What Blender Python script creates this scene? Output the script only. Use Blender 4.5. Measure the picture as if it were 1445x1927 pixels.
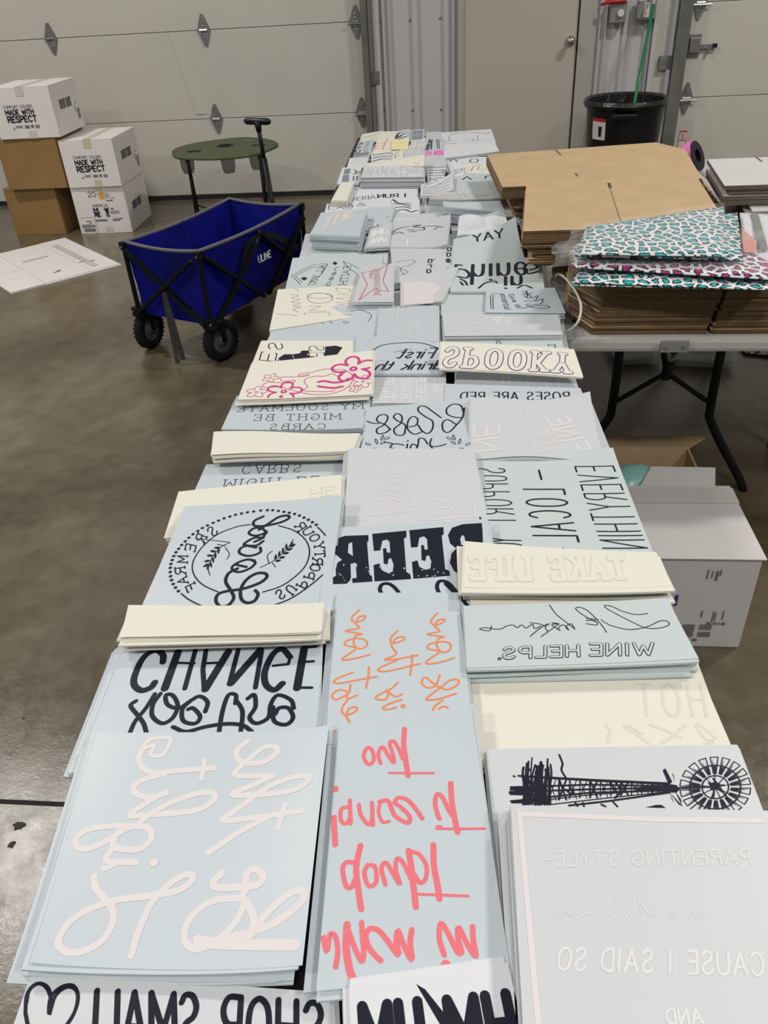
import bpy, math, random
from mathutils import Vector, Matrix
from mathutils.geometry import tessellate_polygon
random.seed(7)
for o in list(bpy.data.objects): bpy.data.objects.remove(o)
SC = bpy.context.scene
COL = SC.collection

# ---------------------------------------------------------------- camera
W, H = 1445, 1927
F, PI_, YA, RO, CZ = 1489.7, .6039, .1235, -.0629, 1.557
def basis():
    cp, sp, cy, sy = math.cos(PI_), math.sin(PI_), math.cos(YA), math.sin(YA)
    f = Vector((-sy*cp, cy*cp, -sp)); rt = Vector((cy, sy, 0)); up = rt.cross(f)
    c, s = math.cos(RO), math.sin(RO)
    return c*rt+s*up, -s*rt+c*up, f
RT, UP, FW = basis()
cam = bpy.data.cameras.new('camera'); camo = bpy.data.objects.new('camera', cam); COL.objects.link(camo)
cam.sensor_fit = 'VERTICAL'; cam.sensor_height = 36; cam.sensor_width = 27; cam.lens = F/H*36; cam.clip_start = .02
m = Matrix((RT, UP, -FW)).transposed().to_4x4(); m.translation = (0, 0, CZ); camo.matrix_world = m
SC.camera = camo
def at(x, y, z=None, Y=None):
    d = RT*((x-W/2)/F) - UP*((y-H/2)/F) + FW
    s = (z-CZ)/d.z if z is not None else Y/d.y
    return Vector((0, 0, CZ)) + d*s

# ---------------------------------------------------------------- light
SC.view_settings.view_transform = 'Standard'; SC.view_settings.look = 'None'
SC.view_settings.exposure = 0.0; SC.view_settings.gamma = 1; SC.view_settings.use_curve_mapping = False
wd = bpy.data.worlds.new('world'); SC.world = wd; wd.use_nodes = True
wd.node_tree.nodes['Background'].inputs[0].default_value = (.93, .95, 1, 1)
wd.node_tree.nodes['Background'].inputs[1].default_value = .20
def lamp(x, y, z, p, sx=.7, sy=.35, c=(1, .96, .90)):
    l = bpy.data.lights.new('high_bay_light', 'AREA'); l.shape = 'RECTANGLE'; l.size = sx; l.size_y = sy
    l.energy = p; l.color = c
    o = bpy.data.objects.new('high_bay_light', l); COL.objects.link(o); o.location = (x, y, z)
lamp(-3.8, 3.7, 5, 138); lamp(3.4, 3.7, 5, 150); lamp(-3.8, -1.2, 5, 100); lamp(3.4, -1.2, 5, 100)
lamp(.3, -1.6, 5, 90)

# ---------------------------------------------------------------- materials
def mat(name, col, rough=.6, metal=0, noise=0, nscale=20, bump=0, bscale=60, col2=None, alpha=1, spec=.5, trans=0):
    m = bpy.data.materials.new(name); m.use_nodes = True
    nt = m.node_tree; b = nt.nodes['Principled BSDF']
    b.inputs['Base Color'].default_value = (*col, 1); b.inputs['Roughness'].default_value = rough
    b.inputs['Metallic'].default_value = metal; b.inputs['Alpha'].default_value = alpha
    b.inputs['Specular IOR Level'].default_value = spec
    b.inputs['Transmission Weight'].default_value = trans
    tc = nt.nodes.new('ShaderNodeTexCoord')
    if noise or col2:
        n = nt.nodes.new('ShaderNodeTexNoise'); n.inputs['Scale'].default_value = nscale; n.inputs['Detail'].default_value = 6
        nt.links.new(tc.outputs['Object'], n.inputs['Vector'])
        r = nt.nodes.new('ShaderNodeValToRGB'); nt.links.new(n.outputs['Fac'], r.inputs[0])
        c2 = col2 or tuple(max(0, c*(1-noise)) for c in col)
        r.color_ramp.elements[0].position = .35; r.color_ramp.elements[1].position = .65
        r.color_ramp.elements[0].color = (*c2, 1); r.color_ramp.elements[1].color = (*col, 1)
        nt.links.new(r.outputs[0], b.inputs['Base Color'])
    if bump:
        n = nt.nodes.new('ShaderNodeTexNoise'); n.inputs['Scale'].default_value = bscale; n.inputs['Detail'].default_value = 4
        nt.links.new(tc.outputs['Object'], n.inputs['Vector'])
        bp = nt.nodes.new('ShaderNodeBump'); bp.inputs['Strength'].default_value = bump; bp.inputs['Distance'].default_value = .01
        nt.links.new(n.outputs['Fac'], bp.inputs['Height']); nt.links.new(bp.outputs[0], b.inputs['Normal'])
    return m
M = {}
M['blue'] = mat('pale blue release paper', (.545, .605, .645), .38, spec=.4)
M['blue2'] = mat('pale green blue release paper', (.555, .62, .625), .42, spec=.4)
M['white'] = mat('grey white film paper', (.61, .63, .655), .36, spec=.5)
M['cream'] = mat('cream paper', (.76, .735, .645), .6, spec=.3)
M['pale'] = mat('white paper', (.70, .715, .745), .5)
M['yellow'] = mat('yellow paper', (.85, .76, .42), .6)
M['ink'] = mat('dark navy ink', (.010, .012, .024), .5, spec=.25)
M['greyink'] = mat('grey ink', (.22, .25, .28), .5)
M['wink'] = mat('white ink', (.73, .68, .68), .5)
M['bwink'] = mat('bright white ink', (.82, .82, .82), .5)
M['faint'] = mat('faint cream ink', (.69, .665, .58), .6)
M['mwink'] = mat('soft white ink', (.72, .715, .71), .5)
M['fwink'] = mat('faint white ink', (.66, .67, .67), .45)
M['coral'] = mat('coral ink', (.80, .17, .20), .5)
M['orange'] = mat('orange ink', (.80, .26, .10), .5)
M['peach'] = mat('peach ink', (.80, .66, .56), .5)
M['magenta'] = mat('magenta ink', (.62, .045, .23), .5)
M['pink'] = mat('pink ink', (.85, .18, .55), .5)
M['red'] = mat('red ink', (.55, .05, .06), .5)
M['purple'] = mat('purple ink', (.09, .03, .22), .5)
M['green'] = mat('green ink', (.06, .30, .17), .5)
M['yink'] = mat('yellow ink', (.80, .66, .12), .5)
M['teal'] = mat('teal film', (.25, .50, .46), .3)
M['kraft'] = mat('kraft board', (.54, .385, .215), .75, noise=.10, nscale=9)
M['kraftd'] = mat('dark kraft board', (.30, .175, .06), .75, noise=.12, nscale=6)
M['kraftedge'] = mat('corrugated kraft edge', (.15, .092, .04), .9, noise=.35, nscale=160)
M['wbox'] = mat('white carton board', (.78, .745, .715), .6, noise=.04, nscale=7)
M['wboxg'] = mat('coated white carton board', (.66, .645, .63), .35, noise=.05, nscale=5)
M['wedge'] = mat('brown edge of white board', (.16, .12, .085), .8)
M['tape'] = mat('clear packing tape', (.64, .59, .53), .25)
M['tapew'] = mat('clear tape on white board', (.60, .575, .55), .2)
M['tapey'] = mat('yellowed packing tape', (.56, .54, .38), .25)
M['black'] = mat('black plastic', (.008, .009, .010), .35, spec=.35)
M['blackm'] = mat('black powder coated steel', (.006, .006, .008), .45, spec=.25)
M['rubber'] = mat('black rubber', (.012, .012, .012), .8, bump=.4, bscale=90, spec=.25)
M['hubgrey'] = mat('dark grey hub', (.10, .105, .11), .5)
M['tabledark'] = mat('dark table top', (.012, .012, .02), .45, noise=.4, nscale=30)
M['tablegrey'] = mat('grey white folding table plastic', (.45, .44, .42), .5, bump=.15, bscale=150)
M['fabric'] = mat('royal blue fabric', (.004, .007, .24), .6, noise=.45, nscale=5, bump=.3, bscale=14, spec=.2)
M['piping'] = mat('grey piping', (.13, .13, .145), .7)
M['strap'] = mat('grey webbing strap', (.05, .05, .045), .8, spec=.2)
M['olive'] = mat('olive green fabric', (.085, .105, .05), .8, noise=.2, nscale=30)
M['mesh'] = mat('black netting', (.03, .03, .035), .8, alpha=.55)
M['door'] = mat('white steel garage door', (.60, .575, .505), .55, noise=.06, nscale=1.3, bump=.12, bscale=3)
M['beige'] = mat('beige steel door', (.50, .46, .39), .55, noise=.03, nscale=1)
M['frame'] = mat('grey door frame', (.42, .40, .35), .5)
M['panel'] = mat('white corrugated wall panel', (.53, .515, .52), .45)
M['zinc'] = mat('galvanised steel', (.30, .30, .30), .45, metal=.6, noise=.3, nscale=25)
M['track'] = mat('dull galvanised track', (.22, .22, .20), .5, metal=.4, noise=.3, nscale=6)
M['chrome'] = mat('brushed chrome', (.6, .58, .55), .22, metal=1)
M['boxgrey'] = mat('grey metal box', (.27, .27, .26), .45, metal=.3)
M['offwhite'] = mat('off white plastic', (.72, .70, .65), .4)
M['redp'] = mat('red plastic', (.50, .02, .02), .35)
M['greenp'] = mat('green painted pole', (.01, .20, .06), .3)
M['liner'] = mat('black bin liner', (.02, .02, .022), .25, bump=.6, bscale=25)
M['seal'] = mat('black rubber seal', (.012, .012, .012), .7)
M['joint'] = mat('dark floor joint', (.02, .019, .017), .9)
M['stain'] = mat('black floor mark', (.01, .01, .01), .6)
M['clear'] = mat('clear film', (.85, .87, .9), .1, alpha=.12)
M['clearbox'] = mat('clear plastic clamshell', (.7, .72, .7), .1, alpha=.28)
M['plug'] = mat('cream card', (.52, .47, .38), .6)
M['mblue'] = mat('dark blue print', (.02, .04, .28), .5)
M['ptype'] = mat('grey print', (.16, .16, .17), .6)
M['yel'] = mat('yellow orange label', (.75, .38, .03), .6)

def floor_mat():
    m = mat('polished concrete', (.2, .18, .14), .3); nt = m.node_tree; b = nt.nodes['Principled BSDF']
    tc = nt.nodes.new('ShaderNodeTexCoord')
    def noise(sc, det, rough=.55):
        n = nt.nodes.new('ShaderNodeTexNoise'); n.inputs['Scale'].default_value = sc; n.inputs['Detail'].default_value = det
        n.inputs['Roughness'].default_value = rough; nt.links.new(tc.outputs['Object'], n.inputs['Vector']); return n
    a = noise(1.1, 6, .6); r = nt.nodes.new('ShaderNodeValToRGB'); nt.links.new(a.outputs['Fac'], r.inputs[0])
    e = r.color_ramp.elements; e[0].position = .33; e[0].color = (.070, .051, .027, 1); e[1].position = .62; e[1].color = (.180, .150, .103, 1)
    k = e.new(.47); k.color = (.126, .100, .062, 1)
    c = noise(9, 8, .7); r2 = nt.nodes.new('ShaderNodeValToRGB'); nt.links.new(c.outputs['Fac'], r2.inputs[0])
    r2.color_ramp.elements[0].position = .3; r2.color_ramp.elements[0].color = (.78, .77, .75, 1)
    r2.color_ramp.elements[1].position = .7; r2.color_ramp.elements[1].color = (1.12, 1.12, 1.12, 1)
    mx = nt.nodes.new('ShaderNodeMix'); mx.data_type = 'RGBA'; mx.blend_type = 'MULTIPLY'; mx.inputs[0].default_value = 1
    nt.links.new(r.outputs[0], mx.inputs[6]); nt.links.new(r2.outputs[0], mx.inputs[7]); nt.links.new(mx.outputs[2], b.inputs['Base Color'])
    g = noise(16, 9, .75); mr = nt.nodes.new('ShaderNodeMapRange'); nt.links.new(g.outputs['Fac'], mr.inputs[0])
    mr.inputs[1].default_value = .35; mr.inputs[2].default_value = .65; mr.inputs[3].default_value = .12; mr.inputs[4].default_value = .27; nt.links.new(mr.outputs[0], b.inputs['Roughness'])
    h = noise(38, 7, .75); bp = nt.nodes.new('ShaderNodeBump'); bp.inputs['Strength'].default_value = .16; bp.inputs['Distance'].default_value = .004
    nt.links.new(h.outputs['Fac'], bp.inputs['Height']); nt.links.new(bp.outputs[0], b.inputs['Normal'])
    return m
M['floor'] = floor_mat()
def leopard(name, spot, scale=37):
    m = mat(name, (.85, .85, .85), .3); nt = m.node_tree; b = nt.nodes['Principled BSDF']
    tc = nt.nodes.new('ShaderNodeTexCoord'); mp = nt.nodes.new('ShaderNodeMapping'); mp.inputs['Scale'].default_value = (1, .8, 1)
    nt.links.new(tc.outputs['Object'], mp.inputs[0])
    n = nt.nodes.new('ShaderNodeTexNoise'); n.inputs['Scale'].default_value = 90; nt.links.new(mp.outputs[0], n.inputs['Vector'])
    ad = nt.nodes.new('ShaderNodeMixRGB'); ad.blend_type = 'ADD'; ad.inputs[0].default_value = .016
    nt.links.new(mp.outputs[0], ad.inputs[1]); nt.links.new(n.outputs['Color'], ad.inputs[2])
    v = nt.nodes.new('ShaderNodeTexVoronoi'); v.voronoi_dimensions = '2D'; v.inputs['Scale'].default_value = scale; v.inputs['Randomness'].default_value = .85; v.feature = 'DISTANCE_TO_EDGE'
    nt.links.new(ad.outputs[0], v.inputs['Vector'])
    r = nt.nodes.new('ShaderNodeValToRGB'); r.color_ramp.interpolation = 'CONSTANT'; nt.links.new(v.outputs['Distance'], r.inputs[0])
    e = r.color_ramp.elements; e[0].position = 0; e[0].color = (.84, .85, .86, 1); e[1].position = .145; e[1].color = (.012, .015, .017, 1)
    k = e.new(.27); k.color = (*spot, 1)
    nt.links.new(r.outputs[0], b.inputs['Base Color']); return m
M['leoteal'] = leopard('teal leopard print', (.03, .42, .42)); M['leopink'] = leopard('pink leopard print', (.42, .03, .19))
M['floral'] = leopard('orange floral print', (.62, .14, .07), 22)

# ---------------------------------------------------------------- builders
OFF = {}
class MB:
    def __init__(s): s.v = []; s.f = []
    def poly(s, pts):
        n = len(s.v); s.v += [Vector(p) for p in pts]; s.f.append(tuple(range(n, n+len(pts))))
    def hexa(s, p):  # p: 4 bottom + 4 top
        n = len(s.v); s.v += [Vector(q) for q in p]
        for f in ((3,2,1,0),(4,5,6,7),(0,1,5,4),(1,2,6,5),(2,3,7,6),(3,0,4,7)): s.f.append(tuple(n+i for i in f))
    def box(s, x0, x1, y0, y1, z0, z1):
        s.hexa([(x0,y0,z0),(x1,y0,z0),(x1,y1,z0),(x0,y1,z0),(x0,y0,z1),(x1,y0,z1),(x1,y1,z1),(x0,y1,z1)])
    def prism(s, pts, z0, z1):
        n = len(s.v); k = len(pts); s.v += [Vector((p[0], p[1], z0)) for p in pts] + [Vector((p[0], p[1], z1)) for p in pts]
        s.f.append(tuple(n+i for i in reversed(range(k)))); s.f.append(tuple(n+k+i for i in range(k)))
        for i in range(k): j = (i+1) % k; s.f.append((n+i, n+j, n+k+j, n+k+i))
    def sides(s, o, mt):
        o.data.materials.append(M[mt])
        for p in o.data.polygons:
            if abs(p.normal.z) < .5: p.material_index = 1
        return o
    def tube(s, pts, r, k=10, flat=None):
        pts = [Vector(p) for p in pts]; n = len(s.v); L = len(pts); prev = None
        for i, p in enumerate(pts):
            t = (pts[min(i+1, L-1)]-pts[max(i-1, 0)]).normalized()
            a = prev if prev is not None else (Vector((0, 0, 1)) if abs(t.z) < .9 else Vector((1, 0, 0)))
            x = (a - t*a.dot(t)).normalized(); y = t.cross(x); prev = x
            rr = r[i] if isinstance(r, (list, tuple)) else r
            for q in range(k):
                c = 2*math.pi*q/k; s.v.append(p + x*math.cos(c)*rr*(flat or 1) + y*math.sin(c)*rr)
        for i in range(L-1):
            for q in range(k):
                a = n+i*k+q; b = n+i*k+(q+1) % k; s.f.append((a, b, b+k, a+k))
        s.f.append(tuple(n+i for i in reversed(range(k)))); s.f.append(tuple(n+(L-1)*k+i for i in range(k)))
    def bar(s, a, b, w, h, up=(0, 0, 1)):
        a = Vector(a); b = Vector(b); t = (b-a).normalized(); u = Vector(up)
        x = t.cross(u).normalized()*w/2; y = x.cross(t).normalized()*h/2
        s.hexa([a-x-y, a+x-y, a+x+y, a-x+y, b-x-y, b+x-y, b+x+y, b-x+y])
    def lathe(s, prof, c, k=40, axis=None):
        c = Vector(c); n = len(s.v); ax = Vector(axis or (0, 0, 1)).normalized()
        x = ax.orthogonal().normalized(); y = ax.cross(x)
        for (r, z) in prof:
            for q in range(k):
                a = 2*math.pi*q/k; s.v.append(c + ax*z + (x*math.cos(a)+y*math.sin(a))*r)
        for i in range(len(prof)-1):
            for q in range(k):
                a = n+i*k+q; b = n+i*k+(q+1) % k; s.f.append((a, b, b+k, a+k))
    def build(s, name, mt, parent=None, smooth=False, bevel=0, recalc=True):
        if not s.v: return None
        me = bpy.data.meshes.new(name)
        if parent is None:
            xs = [v.x for v in s.v]; ys = [v.y for v in s.v]; off = Vector(((min(xs)+max(xs))/2, (min(ys)+max(ys))/2, min(v.z for v in s.v)))
        else: off = OFF[parent.name]
        me.from_pydata([v-off for v in s.v], [], s.f)
        if recalc:
            import bmesh
            b = bmesh.new(); b.from_mesh(me); bmesh.ops.recalc_face_normals(b, faces=b.faces); b.to_mesh(me); b.free()
        me.materials.append(M[mt] if isinstance(mt, str) else mt)
        if smooth:
            for p in me.polygons: p.use_smooth = True
        o = bpy.data.objects.new(name, me); COL.objects.link(o)
        if parent is None: o.location = off
        else: o.parent = parent
        OFF[o.name] = off
        if bevel:
            bv = o.modifiers.new('bevel', 'BEVEL'); bv.width = bevel; bv.segments = 2; bv.limit_method = 'ANGLE'
        return o
def tag(o, label=None, cat=None, group=None, kind=None):
    if label: o['label'] = label
    if cat: o['category'] = cat
    if group: o['group'] = group
    if kind: o['kind'] = kind
    return o
def thing(name, label, cat, loc, group=None):
    o = bpy.data.objects.new(name, None); COL.objects.link(o); o.location = loc; o.empty_display_size = .05
    OFF[o.name] = Vector(loc); return tag(o, label, cat, group)
def crom(pts, n=6, closed=False):
    P = [Vector(p) for p in pts]
    if len(P) < 3: return P
    if closed: Q = [P[-1]]+P+[P[0], P[1]]
    else: Q = [P[0]*2-P[1]]+P+[P[-1]*2-P[-2]]
    out = []
    for i in range(1, len(Q)-2):
        a, b, c, d = Q[i-1:i+3]
        for k in range(n):
            t = k/n; out.append(.5*((2*b)+(c-a)*t+(2*a-5*b+4*c-d)*t*t+(3*b-a-3*c+d)*t**3))
    out.append(Q[-2]); return out
def parse(s): return [[tuple(float(q) for q in p.split(',')) for p in st.split()] for st in s.split(';') if st.strip()]

# stroke font: upper case, 's' smooth / 'l' straight
G = {
'A': (.7, ['l0,0 .35,1 .7,0', 'l.12,.35 .58,.35']), 'B': (.6, ['l0,0 0,1', 's0,1 .38,.98 .5,.77 .38,.55 0,.53', 's0,.53 .42,.52 .6,.28 .42,.02 0,0']),
'C': (.65, ['s.63,.82 .45,.98 .18,.93 .02,.65 .02,.35 .18,.07 .45,.02 .63,.18']), 'D': (.65, ['l0,0 0,1', 's0,1 .35,.97 .62,.72 .62,.28 .35,.03 0,0']),
'E': (.55, ['l.55,1 0,1 0,0 .55,0', 'l0,.52 .45,.52']), 'F': (.52, ['l.52,1 0,1 0,0', 'l0,.52 .42,.52']),
'G': (.68, ['s.64,.82 .45,.98 .18,.93 .02,.65 .02,.35 .18,.07 .45,.02 .66,.2', 'l.66,.2 .66,.45 .4,.45']), 'H': (.62, ['l0,0 0,1', 'l.62,0 .62,1', 'l0,.52 .62,.52']),
'I': (.12, ['l.06,0 .06,1']), 'J': (.45, ['l.45,1 .45,.25', 's.45,.25 .35,.04 .12,.04 0,.22']), 'K': (.6, ['l0,0 0,1', 'l.58,1 0,.42', 'l.2,.6 .6,0']),
'L': (.5, ['l0,1 0,0 .5,0']), 'M': (.8, ['l0,0 0,1 .4,.3 .8,1 .8,0']), 'N': (.65, ['l0,0 0,1 .65,0 .65,1']),
'O': (.7, ['c.35,1 .08,.85 0,.5 .08,.15 .35,0 .62,.15 .7,.5 .62,.85']), 'P': (.58, ['l0,0 0,1', 's0,1 .42,.98 .58,.73 .42,.48 0,.47']),
'Q': (.7, ['c.35,1 .08,.85 0,.5 .08,.15 .35,0 .62,.15 .7,.5 .62,.85', 'l.45,.25 .72,-.05']), 'R': (.6, ['l0,0 0,1', 's0,1 .42,.98 .57,.75 .42,.52 0,.5', 'l.3,.5 .6,0']),
'S': (.56, ['s.54,.84 .4,.98 .15,.97 .03,.78 .15,.58 .42,.45 .54,.24 .42,.03 .15,.02 0,.17']), 'T': (.62, ['l0,1 .62,1', 'l.31,1 .31,0']),
'U': (.64, ['l0,1 0,.35', 's0,.35 .1,.07 .32,0 .54,.07 .64,.35', 'l.64,.35 .64,1']), 'V': (.66, ['l0,1 .33,0 .66,1']), 'W': (.95, ['l0,1 .24,0 .475,.75 .71,0 .95,1']),
'X': (.62, ['l0,0 .62,1', 'l0,1 .62,0']), 'Y': (.64, ['l0,1 .32,.48 .64,1', 'l.32,.48 .32,0']), 'Z': (.58, ['l0,1 .58,1 0,0 .58,0']),
' ': (.35, []), '.': (.1, ['l.04,.02 .06,.03']), '-': (.35, ['l.02,.45 .33,.45']), "'": (.1, ['l.05,.98 .05,.75']), '/': (.4, ['l0,0 .4,1']),
'&': (.6, ['s.6,.0 .2,.6 .15,.85 .3,.98 .42,.85 .3,.6 .02,.3 .1,.03 .35,.03 .58,.4']),
'0': (.6, ['c.3,1 .05,.8 0,.5 .05,.2 .3,0 .55,.2 .6,.5 .55,.8']), '2': (.55, ['s.02,.8 .2,1 .45,.95 .5,.7 .3,.4 0,0', 'l0,0 .55,0']), '1': (.3, ['l0,.8 .2,1 .2,0']), '7': (.5, ['l0,1 .5,1 .2,0']), '3': (.5, ['s0,.9 .25,1 .48,.8 .25,.53 .5,.3 .3,0 0,.1']),
'a': (.5, ['c.5,.3 .35,.58 .08,.5 0,.25 .12,.02 .4,.05', 'l.5,.6 .5,0']), 'b': (.5, ['l0,1 0,0', 'c.02,.3 .15,.58 .42,.5 .5,.25 .38,.02 .1,.05']), 'c': (.42, ['s.42,.5 .2,.6 0,.3 .15,.02 .42,.1']),
'd': (.5, ['l.5,1 .5,0', 'c.48,.3 .35,.58 .08,.5 0,.25 .12,.02 .4,.05']), 'e': (.48, ['s.02,.3 .46,.33 .4,.55 .2,.6 .02,.4 .05,.1 .25,0 .46,.12']), 'f': (.35, ['s.35,.95 .2,1 .12,.85 .12,0', 'l0,.6 .32,.6']),
'g': (.5, ['c.48,.3 .35,.58 .08,.5 0,.25 .12,.02 .4,.05', 's.5,.6 .5,-.1 .35,-.35 .05,-.25']), 'h': (.48, ['l0,1 0,0', 's0,.4 .2,.6 .42,.55 .48,.3 .48,0']), 'i': (.08, ['l.04,.6 .04,0', 'l.04,.8 .05,.82']),
'k': (.45, ['l0,1 0,0', 'l.42,.6 0,.25', 'l.15,.35 .45,0']), 'l': (.08, ['l.04,1 .04,0']), 'm': (.75, ['l0,.6 0,0', 's0,.4 .15,.6 .33,.55 .37,.3 .37,0', 's.37,.4 .52,.6 .7,.55 .75,.3 .75,0']),
'n': (.48, ['l0,.6 0,0', 's0,.4 .2,.6 .42,.55 .48,.3 .48,0']), 'o': (.5, ['c.25,.6 .05,.5 0,.3 .05,.1 .25,0 .45,.1 .5,.3 .45,.5']), 'p': (.5, ['l0,.6 0,-.35', 'c.02,.3 .15,.58 .42,.5 .5,.25 .38,.02 .1,.05']),
'r': (.32, ['l0,.6 0,0', 's0,.35 .12,.58 .32,.57']), 's': (.4, ['s.38,.5 .2,.6 .03,.47 .2,.3 .38,.15 .2,0 0,.1']), 't': (.35, ['s.12,.9 .12,.2 .2,0 .35,.05', 'l0,.6 .32,.6']), 'u': (.48, ['s0,.6 0,.2 .15,0 .35,.05 .48,.3', 'l.48,.6 .48,0']),
'v': (.45, ['l0,.6 .22,0 .45,.6']), 'w': (.7, ['l0,.6 .18,0 .35,.5 .52,0 .7,.6']), 'y': (.45, ['l0,.6 .22,0', 'l.45,.6 .1,-.35']),
}
def glyph_strokes(text, slab=0, track=.22):
    x = 0; out = []
    for ch in text:
        w, st = G.get(ch) or G.get(ch.upper()) or G[' ']
        for s in st:
            pts = [tuple(float(q) for q in p.split(',')) for p in s[1:].split()]
            pts = [(px+x, py) for px, py in pts]
            if s[0] == 's': pts = [tuple(p)[:2] for p in crom([(a, b, 0) for a, b in pts], 5)]
            if s[0] == 'c': pts = [tuple(p)[:2] for p in crom([(a, b, 0) for a, b in pts], 5, True)]
            out.append((pts, s[0] == 'l'))
            if slab and s[0] == 'l':
                for e, nb in ((pts[0], pts[1]), (pts[-1], pts[-2])):
                    if e[1] in (0, 1):
                        if abs(e[1]-nb[1]) > .3: out.append(([(e[0]-slab, e[1]), (e[0]+slab, e[1])], True))
                        else: out.append(([(e[0], e[1]), (e[0], e[1]+(slab*1.2 if e[1] == 0 else -slab*1.2))], True))
        x += w+track
    return out, x-track

class Stack:
    """a pile of printed sheets: top sheet with its print, and the sheets under it"""
    cnt = 0
    def __init__(s, label, quad, z=.775, th=.02, mt='blue', curl=(), ext=0, n=None, name='print_stack', jit=.002, sub=None, fan=None, pm=None, cap=(0,0,1,1)):
        Stack.cnt += 1; random.seed(100+Stack.cnt)
        zs = z if isinstance(z, (list, tuple)) else [z]*4
        C = [at(q[0], q[1], z=zz) for q, zz in zip(quad, zs)]
        if ext:
            for a, b in ((0, 3), (1, 2)):
                d = C[b]-C[a]; C[b] = C[b] + d.normalized()*ext
        s.C = C; s.curl = list(curl); s.mt = mt; s.ci = 0; s.inks = {}; s.over = 0
        ctr = sum(C, Vector())/4
        s.root = thing(name, label, 'paper stack' if th > .004 else 'paper sheet', (ctr.x, ctr.y, ctr.z-th), 'stacks of printed transfer sheets on the long table')
        g = 16 if curl else 8; mb = MB()
        vs = [[s.S(i/g, j/g) for i in range(g+1)] for j in range(g+1)]
        t = Vector((0, 0, .0006))
        for j in range(g+1):
            for i in range(g+1): mb.v.append(vs[j][i])
        for j in range(g+1):
            for i in range(g+1): mb.v.append(vs[j][i]-t)
        N = (g+1)**2; k = g+1
        for j in range(g):
            for i in range(g):
                a = j*k+i; mb.f.append((a, a+1, a+k+1, a+k)); mb.f.append((N+a+k, N+a+k+1, N+a+1, N+a))
        rim = [j*k for j in range(k)] + [g*k+i for i in range(1, k)] + [j*k+g for j in range(g-1, -1, -1)] + [i for i in range(g-1, 0, -1)]
        for q in range(len(rim)): a = rim[q]; b = rim[(q+1) % len(rim)]; mb.poly([mb.v[a], mb.v[b], mb.v[N+b], mb.v[N+a]])
        s.top = mb.build('top_sheet', mt, s.root, smooth=False, recalc=False)
        for p in s.top.data.polygons: p.use_smooth = bool(curl)
        if th > .002:
            n = n or max(3, min(16, int(th/.0022))); pb = MB(); gg = 16 if curl else 1
            if curl: n = min(n, 8)
            for L in range(n):
                z1 = -.0009 - (th-.0009)*L/n; z0 = -.0009 - (th-.0009)*(L+.92)/n
                jx = [Vector((random.uniform(-jit, jit), random.uniform(-jit, jit), 0)) for _ in range(4)]
                sh = Vector((random.uniform(-jit, jit)*1.3, random.uniform(-jit, jit)*1.3, 0))
                if fan: sh = sh + Vector((fan[0], fan[1], 0))*((L+1)/n)*random.uniform(.8, 1.1)
                fade = 1 - (L+1)/n*.4
                def Q(u, v, z):
                    p = s.S(u, v, fade) + sh + (jx[0]*(1-u)+jx[1]*u)*(1-v) + (jx[3]*(1-u)+jx[2]*u)*v; p.z += z; return p
                for j in range(gg):
                    for i in range(gg):
                        u0, u1, v0, v1 = i/gg, (i+1)/gg, j/gg, (j+1)/gg
                        pb.hexa([Q(u0, v1, z0), Q(u1, v1, z0), Q(u1, v0, z0), Q(u0, v0, z0), Q(u0, v1, z1), Q(u1, v1, z1), Q(u1, v0, z1), Q(u0, v0, z1)])
            pl = pb.build('sheet_pile', pm or mt, s.root, recalc=False); pl['kind'] = 'stuff'
    def S(s, u, v, k=1):
        C = s.C; p = (C[0]*(1-u)+C[1]*u)*(1-v) + (C[3]*(1-u)+C[2]*u)*v
        for c in s.curl:
            kind, amp, pw = c[0], c[1], (c[2] if len(c) > 2 else 2)
            if kind == 'wave': w = math.sin((u*c[2]+v*c[3])*math.pi*2+c[4])
            else:
                w = 1
                if 'F' in kind: w *= 1-v
                if 'N' in kind: w *= v
                if 'L' in kind: w *= 1-u
                if 'R' in kind: w *= u
                w = max(0, w)**pw
            p = p + Vector((0, 0, amp*w*k))
        return p
    def inv(s, x, y):
        u = v = .5; C = s.C
        for _ in range(6):
            p = (C[0]*(1-u)+C[1]*u)*(1-v) + (C[3]*(1-u)+C[2]*u)*v
            du = (C[1]-C[0])*(1-v)+(C[2]-C[3])*v; dv = (C[3]-C[0])*(1-u)+(C[2]-C[1])*u
            ex, ey = x-p.x, y-p.y; det = du.x*dv.y-du.y*dv.x
            u += (ex*dv.y-ey*dv.x)/det; v += (du.x*ey-du.y*ex)/det
        return u, v
    def lift(s, x, y, e):
        u, v = s.inv(x, y); ok = -.004 < u < 1.004 and -.004 < v < 1.004
        p = s.S(min(1, max(0, u)), min(1, max(0, v))); return Vector((x, y, p.z+e)), ok
    def xy(s, px, py):
        z = s.C[0].z
        for _ in range(6):
            p = at(px, py, z=z); u, v = s.inv(p.x, p.y); z = s.S(min(1, max(0, u)), min(1, max(0, v))).z
        p = at(px, py, z=z); return (p.x, p.y)
    def _mb(s, mt): s.ci += 1; return s.inks.setdefault(mt, MB())
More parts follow.
